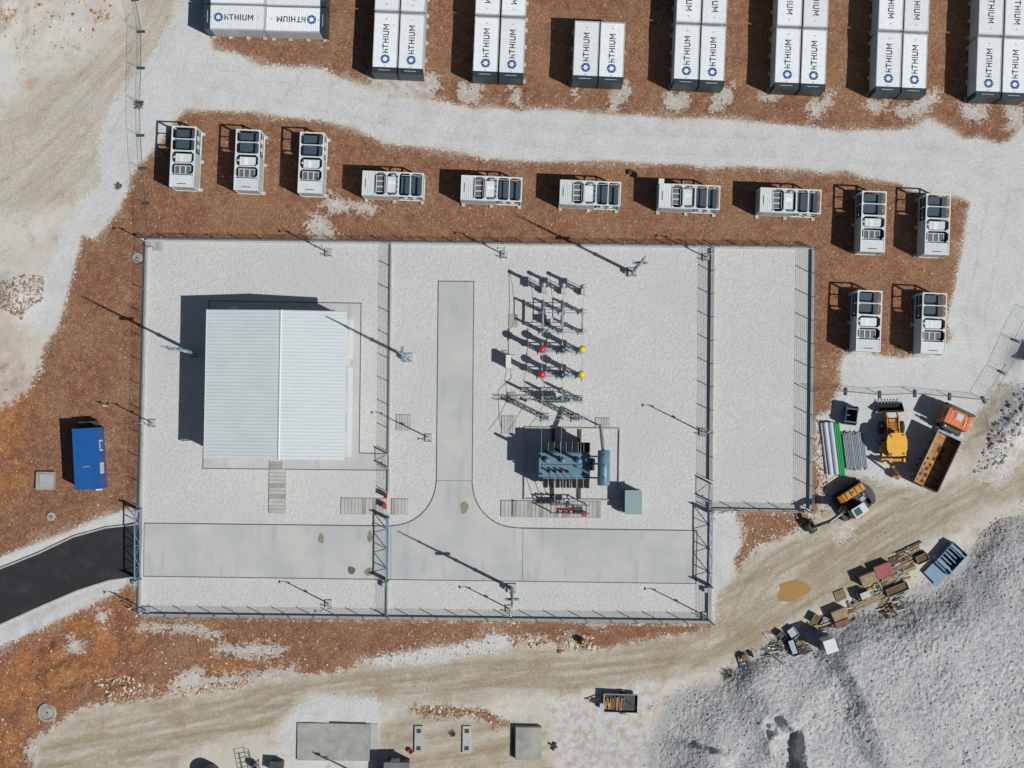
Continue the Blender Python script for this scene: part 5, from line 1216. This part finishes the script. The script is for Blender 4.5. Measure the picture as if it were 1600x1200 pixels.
# ------------------------------------------------------------------ tracked excavator
def excavator():
    c = P(1337, 782, 1.6); t = thing('tracked_excavator', 'yellow tracked excavator with white cab and boom lowered over a bucket', 'excavator', (c.x, c.y, 0), R(213))
    for sy in (-1, 1):
        MB().side([(-1.7, .35), (-1.45, .02), (1.45, .02), (1.7, .35), (1.45, .72), (-1.45, .72)], sy * 1.15 - .27, sy * 1.15 + .27).build('track', M_blk, t)
        for k in range(4): MB().tube((-1.05 + k * .7, sy * 1.15 - .28, .36), (-1.05 + k * .7, sy * 1.15 + .28, .36), .18, n=10).build('roller', M_dark, t)
    MB().b2(-.8, .8, -.88, .88, .35, .75).build('undercarriage', M_dark, t); MB().lathe([(.7, .75), (.7, .95), (.001, .95)], n=16).build('slew_ring', M_dark, t)
    MB().b2(-1.55, 1.35, -1.2, 1.2, .95, 1.15).build('deck', M_dark, t)
    MB().side([(-1.4, 1.15), (1.35, 1.15), (1.35, 1.55), (.9, 1.95), (-1.4, 2.0)], -1.22, -.5).build('side_hood', M_morg, t); MB().b2(-.3, .2, -.95, -.85, 2.0, 2.04).build('hood_vent', M_dark, t)
    MB().prism([(-1.2, -1.2), (-1.55, -1.15), (-1.85, -.6), (-1.92, 0), (-1.85, .6), (-1.55, 1.15), (-1.2, 1.2)], .98, 1.95).build('counterweight', M_dark, t)
    MB().b2(-1.5, -1.1, .95, 1.3, 1.0, 1.6).build('corner_panel', M_morg, t)
    MB().b2(-1.15, .2, -.45, .35, 1.15, 1.85).build('engine_cover', M_dark, t); MB().tube((-.9, -.2, 1.85), (-.9, -.2, 2.3), .07).build('exhaust', M_alu, t); MB().box((-.6, .15, 1.92), (.5, .4, .14)).build('air_filter', M_gal, t)
    cab = MB().side([(-.35, 1.15), (1.3, 1.15), (1.3, 1.9), (1.05, 2.72), (-.35, 2.72)], .4, 1.32).build('cab', M_glass, t)
    MB().b2(-.4, 1.1, .36, 1.36, 2.72, 2.8).build('cab_roof', M_white, cab); MB().b2(.25, .95, .5, 1.2, 2.801, 2.82).build('roof_hatch', M_glass, cab)
    for x in (-.35, 1.02): MB().box((x, 1.33, 1.95), (.08, .05, 1.5)).build('pillar', M_dark, cab)
    for k in range(4): MB().b2(-1.1 + k * .55, -.95 + k * .55, -1.15, -.6, 2.0, 2.03).build('hood_slot', M_brnb, t)
    for k in range(3): MB().path([(.9, -.15 + .12 * k, 1.6), (1.6, -.15 + .12 * k, 3.2), (2.6, -.12 + .1 * k, 3.8), (3.5, -.1 + .08 * k, 3.9)], .035).build('hose', M_blk, t)
    for x in (-1.2, .6): MB().tube((x, -1.18, 2.0), (x, -1.18, 2.35), .02).build('rail_post', M_dark, t)
    MB().tube((-1.2, -1.18, 2.35), (.6, -1.18, 2.35), .02).build('handrail', M_dark, t)
    # boom, dipper and bucket
    MB().bar((1.1, 0, 1.4), (2.0, 0, 3.3), .34, .5).bar((2.0, 0, 3.3), (3.6, 0, 3.7), .3, .42).build('boom', M_dark, t); MB().tube((1.3, .22, 1.3), (2.2, .22, 2.9), .08).tube((1.3, -.22, 1.3), (2.2, -.22, 2.9), .08).build('boom_ram', M_alu, t)
    MB().bar((3.3, 0, 3.9), (4.9, 0, 1.2), .26, .36).build('dipper', M_dark, t); MB().tube((2.2, 0, 3.65), (3.7, 0, 4.1), .07).tube((3.9, .05, 3.4), (5.1, .05, 1.7), .06).build('ram', M_alu, t)
    b_ = MB().side([(4.6, .2), (5.1, .05), (5.5, .5), (5.35, 1.15), (4.85, 1.2), (4.6, .75)], -.5, .5).build('bucket', M_dark, t)
    for k in range(4): MB().box((4.5, -.4 + k * .27, .25), (.22, .09, .08)).build('tooth', M_gal, b_)
    MB().b2(1.45, 1.9, -1.35, 1.35, .1, .65).build('dozer_blade', M_dark, t)
    for k in (-1, 1): MB().bar((.7, k * .6, .5), (1.5, k * .6, .35), .12).build('blade_arm', M_dark, t)
excavator()

# ------------------------------------------------------------------ pipe stacks and blue frame by the fence
def pipes(name, lab, cat, x0, x1, y0, y1, rows, r, m_, a, group=None, hollow=True, jit=.0):
    """pipes lying side by side; each its own thing"""
    A_, B_ = P(x0, y0), P(x1, y0); n = rows[0]; res = []
    L = (P(x0, y1) - A_).length
    k = 0
    for lv, cnt in enumerate(rows):
        for i in range(cnt):
            f_ = (i + .5 + .5 * lv) / n; p_ = A_.lerp(B_, f_); o = MB()
            d = Vector((math.sin(a), -math.cos(a), 0)); z = r + lv * r * 1.75 + .02; s_ = rnd.uniform(-jit, jit)
            p0 = Vector((p_.x, p_.y, z)) + d * s_; p1 = p0 + d * L
            rl = [(r, 0), (r, L)]
            mb = MB().tube(p0, p1, r, n=10, cap=False); mb.tube(p1, p0, r * .86, n=10, cap=False)
            for q0, q1 in ((p0, 1), (p1, -1)):
                m2 = (d * q1).to_track_quat('Z', 'Y').to_matrix(); vs = []
                for rr in (r, r * .86):
                    for j in range(10): an = 2 * math.pi * j / 10; vs.append(q0 + m2 @ Vector((rr * math.cos(an), rr * math.sin(an), 0)))
                mb.add(vs, [(j, 10 + j, 10 + (j + 1) % 10, (j + 1) % 10) for j in range(10)])
            tag(mb.build(name, m_), lab[k] if isinstance(lab, list) else lab, cat, group); k += 1
PA = R(6.5)
pipes('pipe', ['white thin pipe at the left edge of the pipe stacks'], 'pipe', 1281, 1285, 661, 742, (1,), .12, M_white, PA, 'pipes by the fence')
pipes('pipe', ['left thick grey plastic pipe beside the green bundle', 'right thick grey plastic pipe beside the green bundle'], 'pipe', 1284, 1301, 660, 742, (2,), .26, M_pipe, PA, 'pipes by the fence')
pipes('green_pipe', 'green plastic pipe in the bundle between grey pipes', 'pipe', 1300, 1311, 661, 743, (4, 3), .1, M_green, PA, 'green pipe bundle', jit=.15)
pipes('conduit', 'thin grey conduit in the wide stack right of the green bundle', 'conduit', 1312, 1349, 677, 733, (15, 11, 6), .075, M_cond, PA, 'grey conduit stack', jit=.2)
for f_ in (.2, .8):
    p_ = P(1283 + 6, 660 + 82 * f_)
def skipbox(lab, px, py, rz, L, Wd, h, m_, bars=4):
    c = P(px, py, h); t = thing('steel_skip', lab, 'skip', (c.x, c.y, 0), rz, None)
    MB().b2(-L / 2, L / 2, -Wd / 2, Wd / 2, .08, .14).build('floor', M_dark, t)
    for x0, x1, y0, y1 in ((-L / 2, L / 2, Wd / 2 - .05, Wd / 2), (-L / 2, L / 2, -Wd / 2, -Wd / 2 + .05), (-L / 2, -L / 2 + .05, -Wd / 2 + .05, Wd / 2 - .05), (L / 2 - .05, L / 2, -Wd / 2 + .05, Wd / 2 - .05)): MB().b2(x0, x1, y0, y1, .14, h).build('wall', m_, t)
    for k in range(bars): x = -L / 2 + L * (k + .5) / bars; MB().b2(x - .06, x + .06, -Wd / 2 + .05, Wd / 2 - .05, .14, .6 + .2 * (k % 2)).build('divider', m_, t)
    for sx in (-1, 1): MB().b2(sx * L * .35 - .08, sx * L * .35 + .08, -Wd / 2 - .06, Wd / 2 + .06, h, h + .08).build('lifting_bar', m_, t)
M_frb = mat('dark_blue_steel', S(58, 84, 104), .5, var=.15, dirt=S(120, 130, 136), dirt_amt=.4)
skipbox('small dark blue steel rack above the conduit stack', 1331, 649, R(82), 1.9, 1.15, 1.5, M_frb, 3)

# ------------------------------------------------------------------ scrap, pallets and timber along the heap
def at(px, py, z=0): 
    c = P(px, py); return (c.x, c.y, max(ground_z(c.x, c.y), heap_z(px, py)) - .03 + z)
def pallet(lab, px, py, a, L=1.3, Wd=.95, n=1, m_=M_wood, z=0.0):
    t = thing('pallet', lab, 'pallet', at(px, py, z), R(a), 'old pallets by the heap')
    for k in range(n):
        z0 = k * .16
        for y in (-Wd / 2 + .06, 0, Wd / 2 - .06): MB().box((0, y, z0 + .06), (L, .1, .09)).build('bearer', M_woodd, t)
        for i in range(7): MB().box((-L / 2 + .06 + i * (L - .12) / 6, 0, z0 + .12), (.1, Wd, .025)).build('slat', m_, t)
def stack(name, lab, cat, px, py, a, L, Wd, h, m_, n=6, group=None):
    """stack of boards / sheets, each layer slightly shifted"""
    t = thing(name, lab, cat, at(px, py), R(a), group); rr = random.Random(int(px * 7 + py))
    for x in (-L * .35, L * .35): MB().box((x, 0, .05), (.1, Wd, .1)).build('bearer', M_woodd, t)
    for i in range(n): MB().box((rr.uniform(-.05, .05), rr.uniform(-.05, .05), .1 + h * (i + .5) / n), (L * rr.uniform(.93, 1), Wd * rr.uniform(.93, 1), h / n * .9), rr.uniform(-.02, .02)).build('board', m_, t)
def planks(lab, px, py, a, L, n, w=.16, m_=M_wood, group='loose timber'):
    t = thing('timber_pile', lab, 'timber', at(px, py), R(a), group); rr = random.Random(int(px * 3 + py))
    for i in range(n): MB().box((rr.uniform(-.3, .3), (i - n / 2) * w * 1.25, .08 + rr.uniform(0, .14)), (L * rr.uniform(.75, 1), w, .09), rr.uniform(-.04, .04)).build('plank', m_ if rr.random() < .7 else M_woodd, t)
def crate(lab, px, py, a, L, Wd, h, m_, top=None, cat='crate', name='wooden_crate'):
    t = thing(name, lab, cat, at(px, py), R(a)); 
    for y in (-Wd / 2, Wd / 2): 
        for k in range(3): MB().box((0, y, .1 + h * (k + .5) / 3), (L, .04, h / 3 * .85)).build('side_board', m_, t)
    for x in (-L / 2, L / 2):
        for k in range(3): MB().box((x, 0, .1 + h * (k + .5) / 3), (.04, Wd - .05, h / 3 * .85)).build('end_board', m_, t)
    MB().b2(-L / 2 + .03, L / 2 - .03, -Wd / 2 + .03, Wd / 2 - .03, .08, h * .8).build('contents', top or m_, t)
    if top is None: MB().box((0, 0, h + .12), (L + .06, Wd + .06, .04)).build('lid', m_, t)
skipbox('open faded blue steel skip with ribs at the edge of the heap', 1487, 873, R(47), 2.8, 1.9, 1.1, M_sblue, 7)
t = thing('steel_sheet', 'flat faded blue sheet leaning beside the blue skip', 'sheet', at(1463, 893, .35), R(45)); MB().box((0, 0, .12), (2.0, 1.9, .1)).build('sheet', M_sblue, t)
for k in (-1, 1): MB().box((0, k * .9, .04), (2.05, .08, .1)).build('edge', M_dark, t)
MB().lathe([(.001, 0), (.2, 0), (.2, .45), (.001, .5)], (.85, 1.15, -.3), 10).build('white_can', M_white, t)
stack('board_stack', 'stack of reddish boards beside the dirt road', 'board stack', 1377, 890, 20, 1.75, 1.35, .8, M_redstk, 8)
planks('long timber planks lying right of the reddish board stack', 1399, 891, 24, 4.4, 6, .17)
planks('pale thin planks lying below the long timbers', 1393, 906, 22, 3.6, 5, .12, M_wood)
planks('timber beams nearest the top of the scrap row', 1420, 862, 27, 3.0, 5, .2, M_wood)
crate('long open crate of sticks right of the top beams', 1439, 872, 24, 1.2, .8, .6, M_wood, M_woodd)
planks('short timber bundle at the upper end of the row', 1402, 872, 25, 1.4, 4, .16, M_woodd)
crate('pale wooden crate left of the reddish board stack', 1353, 903, 22, 1.5, 1.0, 1.15, M_wood)
crate('dark open crate with grey sheet below the timbers', 1345, 929, 22, 1.0, .9, .9, M_woodd, M_concd)
crate('grey metal box beside the dark open crate', 1348, 928, 20, .9, .6, 1.1, M_grey, None, 'box', 'metal_box')
t = thing('yellow_canister', 'small yellow canister behind the grey metal box', 'canister', at(1357, 921), R(20)); MB().box((0, 0, .3), (.4, .3, .55)).build('body', M_myel, t); MB().box((0, 0, .62), (.2, .08, .08)).build('handle', M_myel, t)
planks('grey timber beams in the middle of the scrap row', 1352, 938, 22, 3.2, 4, .2, M_wood)
pallet('pallet leaning at the lower end of the middle beams', 1380, 937, 55, 1.2, .9); crate('long dark trough crate below the pale planks', 1400, 920, 22, 2.2, .8, .6, M_wood, M_woodd)
t = thing('scrap_sheet', 'bent brown scrap sheets at the end of the middle beams', 'scrap', at(1391, 951), R(30)); MB().box((0, 0, .2), (1.0, .6, .05)).build('sheet', M_brnb, t); MB().bar((-.4, .1, .1), (.5, -.2, .5), .1).build('bar', M_wood, t); MB().box((.3, .2, .4), (.4, .5, .04)).build('flap', M_woodd, t)
pallet('flat striped pallet lying alone on the dirt road edge', 1313, 930, 22, 1.1, 1.05)
crate('low pale crate between the lone pallet and the beams', 1309, 958, 22, 1.5, .9, 1.0, M_wood)
stack('board_stack', 'brown board stack below the low pale crate', 'board stack', 1313, 972, 20, 1.5, .6, .4, M_brnb, 4)
crate('small tilted crate at the left of the pale crate', 1275, 967, -30, .9, .9, .7, M_wood, M_woodd); planks('brown broken planks beside the tilted crate', 1291, 970, -40, 1.2, 5, .12, M_brnb)
t = thing('white_tank', 'tall white box tank on a pallet casting a long shadow', 'tank', at(1287, 1002), R(18)); MB().box((0, 0, 1.45), (1.15, 1.25, 2.5)).build('body', M_white, t); MB().box((0, 0, 2.74), (1.22, 1.32, .08)).build('lid', M_white, t); MB().box((0, 0, .1), (1.3, 1.3, .2)).build('base_pallet', M_wood, t); MB().box((-.6, .1, 1.5), (.06, 1.0, 1.8)).build('side_panel', M_grn, t)
planks('upright brown slats between the white tank and metal scrap', 1253, 1004, -60, 1.0, 6, .1, M_wood)
rr = random.Random(11)
for i, (px, py, lab) in enumerate(((1215, 1005, 'tangled scrap metal frame at the left of the scrap row'), (1222, 1018, 'dark scrap frame lying on the gravel edge'), (1205, 1015, 'bent steel bars lying left of the scrap frames'))):
    t = thing('scrap_metal', lab, 'scrap', at(px, py), R(-50 + 30 * i), 'scrap metal by the heap')
    for k in range(11): p_ = Vector((rr.uniform(-.8, .8), rr.uniform(-.6, .6), rr.uniform(.05, .4))); MB().bar(p_, p_ + Vector((rr.uniform(-1, 1), rr.uniform(-.7, .7), rr.uniform(-.1, .3))), rr.uniform(.04, .1)).build('bar', rr.choice([M_dark, M_gal, M_rust, M_wood]), t)
crate('narrow dark machine housing left of the upright slats', 1238, 1010, -70, 1.6, .7, .7, M_dark, M_gal, 'housing', 'machine_housing'); crate('small pale blue metal crate above the dark housing', 1238, 988, -55, 1.0, .8, .6, M_pipe, M_gal, 'crate', 'metal_crate')
crate('small dark green bin above the scrap frames', 1220, 992, -50, .8, .6, .7, M_grn, M_dark, 'bin', 'metal_bin')
# splintered offcuts and rubbish between the bigger pieces
rr = random.Random(21); dv, df, dm = [], [], []
dm_mats = [M_wood, M_woodd, M_brnb, M_concd, M_gal, M_dark]
mbs = [MB() for _ in dm_mats]
for cx, cy, n_, sx_, sy_ in ((1420, 868, 40, 26, 10), (1390, 900, 60, 45, 12), (1360, 930, 60, 40, 12), (1310, 965, 45, 28, 12), (1280, 975, 30, 20, 10), (1225, 1008, 70, 30, 18), (1250, 1010, 30, 14, 12), (1400, 935, 40, 26, 10), (1390, 955, 25, 14, 8)):
    for _ in range(n_):
        u, v_ = rr.gauss(0, .5) * sx_, rr.gauss(0, .5) * sy_; px, py = cx + u * .9 + v_ * .4, cy - u * .4 + v_ * .9
        x, y, z = at(px, py, rr.uniform(.03, .3)); a = R(22) + rr.gauss(0, .5)
        rr.choice(mbs[:5] if cx > 1270 else mbs).box((x, y, z), (rr.uniform(.15, 1.1), rr.uniform(.05, .18), rr.uniform(.02, .1)), a)
for m_, mb, lb in zip(dm_mats, mbs, ('pale wood offcuts', 'dark wood splinters', 'brown board fragments', 'grey concrete scraps', 'shiny metal offcuts', 'dark steel scraps')): tag(mb.build('rubbish', m_), lb + ' strewn between the timber and scrap piles', 'rubbish', kind='stuff')
def weed(lab, px, py, r_):
    c = P(px, py); t = thing('weed_tuft', lab, 'weed', (c.x, c.y, max(ground_z(c.x, c.y), 0)), 0, 'weed tufts'); q = random.Random(int(px)); mb = MB()
    for _ in range(70):
        a = q.uniform(0, 6.28); d = q.uniform(.1, 1) * r_; h = q.uniform(.15, .5) * r_; b0 = Vector((math.cos(a) * d * .4, math.sin(a) * d * .4, 0)); tp = Vector((math.cos(a) * d, math.sin(a) * d, h)); n_ = Vector((-math.sin(a), math.cos(a), 0)) * .05
        mb.add([b0 - n_, b0 + n_, tp], [(0, 1, 2)])
    mb.build('leaves', mat('dry_weed', S(104, 98, 70), .8, var=.25), t); MB().lathe([(.06 * r_, 0), (.03, .2 * r_), (.001, .3 * r_)], n=6).build('stem', M_woodd, t)
weed('dark weed tuft at the foot of the temporary fence on the left', 217, 165, .7); weed('small weed tuft at the soil edge left of the skids', 185, 291, .55)
weed('dry weed tuft beside the rusty implement', 1137, 1053, .9); weed('small weed tuft on the white gravel right of the skids', 1404, 542, .4); weed('tiny weed tuft on the bare ground above the narrow footings', 707, 1146, .5)
# old implement at the left of the scrap
t = thing('farm_implement', 'rusty steel implement frame with a tyre on the gravel edge', 'implement', at(1164, 1037), R(-70))
for y in (-.4, .4): MB().box((0, y, .35), (2.0, .12, .14)).build('frame_rail', M_dark, t)
for x in (-.9, 0, .9): MB().box((x, 0, .38), (.1, .7, .12)).build('cross_bar', M_dark, t)
MB().box((-.7, .1, .55), (.6, .5, .4)).build('gear_box', M_brnb, t); MB().bar((-1.0, .55, .3), (.9, .6, .3), .06).build('side_bar', M_dark, t); MB().lathe([(.2, -.1), (.33, -.08), (.33, .08), (.2, .1)], (-.7, .95, .33), 14, 'Y').build('tyre', M_blk, t)
# trailer loaded with firewood
c = at(968, 1096); t = thing('log_trailer', 'small flat trailer loaded with rusty boards and timber', 'trailer', c, R(-2))
MB().b2(-1.6, 1.75, -.85, .85, .62, .72).build('deck', M_dark, t)
for sy in (-1, 1): MB().b2(-1.6, 1.75, *sorted((sy * .85, sy * .9)), .72, 1.05).build('side_board', M_gal if sy > 0 else M_dark, t); wheel(t, .3, sy * 1.02, .34, .22)
for x0 in (-1.65, 1.72): MB().b2(x0, x0 + .06, -.85, .85, .72, 1.05).build('end_board', M_white, t)
for sy in (-1, 1): MB().bar((-1.6, sy * .5, .62), (-2.9, 0, .55), .09).build('drawbar', M_dark, t)
MB().box((-2.95, 0, .55), (.3, .12, .12)).build('hitch', M_dark, t); MB().box((-1.85, -.3, .9), (.35, .45, .4)).build('tool_box', M_grey, t)
rr = random.Random(4)
for k in range(9): MB().box((-1.4 + k * .22, rr.uniform(-.1, .1), .8 + rr.uniform(0, .25)), (.18, 1.4 * rr.uniform(.7, 1), .1), rr.uniform(-.2, .2)).build('log', rr.choice([M_rust, M_wood, M_brnb, M_redstk]), t)
MB().bar((.6, .2, .85), (1.7, -.5, .85), .14).build('beam', M_blk, t)

# ------------------------------------------------------------------ foundations and things along the bottom edge
def slab(name, lab, cat, x0, x1, y0, y1, h, m_, group=None):
    a, b_ = P(x0, y0), P(x1, y1); c = (a + b_) / 2; t = thing(name, lab, cat, (c.x, c.y, -.1), R(-.6), group)
    MB().box((0, 0, h / 2), (b_.x - a.x, a.y - b_.y, h)).build('block', m_, t); return t, (b_.x - a.x), (a.y - b_.y)
t, w_, h_ = slab('foundation_slab', 'large flat grey concrete slab at the bottom edge', 'slab', 465, 579, 1130, 1188, .28, M_concd); MB().box((w_ / 2 + .36, .05, .1), (.7, h_ * .96, .2)).build('side_step', M_conc, t); MB().bar((-.4, h_ / 2 + .06, .24), (3.2, h_ / 2 + .02, .24), .12).build('edge_board', M_dark, t)
for lab, x0, x1 in (('left narrow concrete footing with two square pockets', 648, 661, ), ('right narrow concrete footing with two square pockets', 723, 736)):
    t, w_, h_ = slab('footing_strip', lab, 'footing', x0, x1, 1134, 1176, .32, M_conc, 'narrow footings')
    for k in (-1, 1): MB().box((0, k * h_ * .32, .34), (.42, .4, .05)).build('pocket_cover', M_dark, t)
t, w_, h_ = slab('concrete_block', 'raised square concrete block at the bottom edge', 'block', 805, 846, 1134, 1185, .75, M_concd); MB().box((0, 0, .78), (w_ - .1, h_ - .1, .05)).build('cap', M_concd, t); MB().box((-w_ / 2 - .3, 0, .12), (.08, h_ * .8, .24)).build('shutter_board', M_woodd, t)
t = thing('dark_shed', 'dark roofed shed cut by the bottom edge', 'shed', at(622, 1196), R(-1)); MB().box((0, -.6, 1.1), (2.3, 2.6, 2.2)).build('wall', M_dark, t); MB().box((0, -.6, 2.26), (2.5, 2.8, .12)).build('roof', mat('shed_roof', S(112, 118, 116), .7, var=.15), t); MB().box((-.2, .75, 1.0), (.9, .05, 1.9)).build('door', M_grey, t)
t = thing('red_bucket', 'small pink-red bucket beside the left narrow footing', 'bucket', at(642, 1173)); MB().lathe([(.001, 0), (.2, 0), (.26, .45), (.22, .45), (.18, .1)], n=12).build('pail', mat('pink_plastic', S(200, 80, 96), .5), t); MB().path([(-.24, 0, .45), (0, 0, .62), (.24, 0, .45)], .015).build('handle', M_dark, t)
t = thing('site_pole', 'tall bare pole just below the bottom edge', 'pole', at(552, 1206)); MB().lathe([(.1, 0), (.07, 5.6), (.001, 5.62)], n=8).build('shaft', M_gal, t)
MB().box((.25, 0, 4.3), (.5, .1, .1)).build('bracket', M_gal, t); MB().box((.1, 0, 5.1), (.35, .2, .25)).build('lamp', M_dark, t)
t = thing('dark_bin', 'dark green bin at the bottom edge near the slab', 'bin', at(434, 1195), R(-4)); MB().box((0, 0, .55), (1.3, 1.0, 1.0)).build('body', M_grn, t); MB().box((0, 0, 1.08), (1.4, 1.1, .07)).build('lid', M_dark, t)
t = thing('water_tank', 'dark domed tank at the bottom edge below the orange soil', 'tank', at(330, 1209)); MB().lathe([(1.0, 0), (1.05, .3), (1.05, 1.5), (.9, 1.75), (.45, 1.9), (.001, 1.92)], n=18).build('shell', M_slat, t); MB().lathe([(.25, 1.88), (.25, 2.0), (.001, 2.02)], n=10).build('lid', M_dark, t)
t = thing('scaffold_frame', 'leaning wire mesh cage beside the dark tank', 'cage', at(385, 1192), R(-78)); f = MB()
for y in (-.5, .5):
    for z in (.05, .7): f.bar((-1.2, y, z), (1.2, y, z), .04)
f.build('rail', M_dark, t)
for k in range(6): MB().bar((-1.2 + k * .48, -.5, .7), (-1.2 + k * .48, .5, .7), .03).bar((-1.2 + k * .48, .5, .05), (-1.2 + k * .48, .5, .7), .03).build('rung', M_dark, t)
t = thing('mixer', 'grey drum mixer standing right of the mesh cage', 'mixer', at(402, 1196), R(-70)); MB().lathe([(.001, 0), (.3, .02), (.42, .4), (.3, .85), (.2, .9)], (0, 0, .4), 12).build('drum', M_gal, t)
for k in (-1, 1): MB().bar((-.5, k * .35, 0), (.3, k * .1, .7), .06).build('leg', M_dark, t)
t = thing('scrap_metal', 'small dark scrap piece on white gravel right of the raised block', 'scrap', at(866, 1166), R(70)); MB().box((0, 0, .15), (.8, .25, .3)).build('plate', M_blk, t); MB().bar((0, -.3, .2), (.1, .5, .25), .2).build('arm', M_blk, t)
t = thing('canopy_sheet', 'dark blue triangular tarpaulin sheet at the right edge beside the site fence', 'tarpaulin', at(1606, 562), R(20)); MB().add([(-1.0, .3, .6), (1.2, 1.0, 1.2), (1.0, -1.0, .9), (-1.0, .3, .56), (1.2, 1.0, 1.16), (1.0, -1.0, .86)], [(0, 2, 1), (3, 4, 5), (0, 1, 4, 3), (1, 2, 5, 4), (2, 0, 3, 5)]).build('sheet', mat('navy_tarp', S(60, 66, 110), .6), t)
for p_, z_ in (((-1.0, .3), .55), ((1.2, 1.0), 1.15), ((1.0, -1.0), .85)): MB().box((*p_, z_ / 2), (.06, .06, z_)).build('stake', M_dark, t)
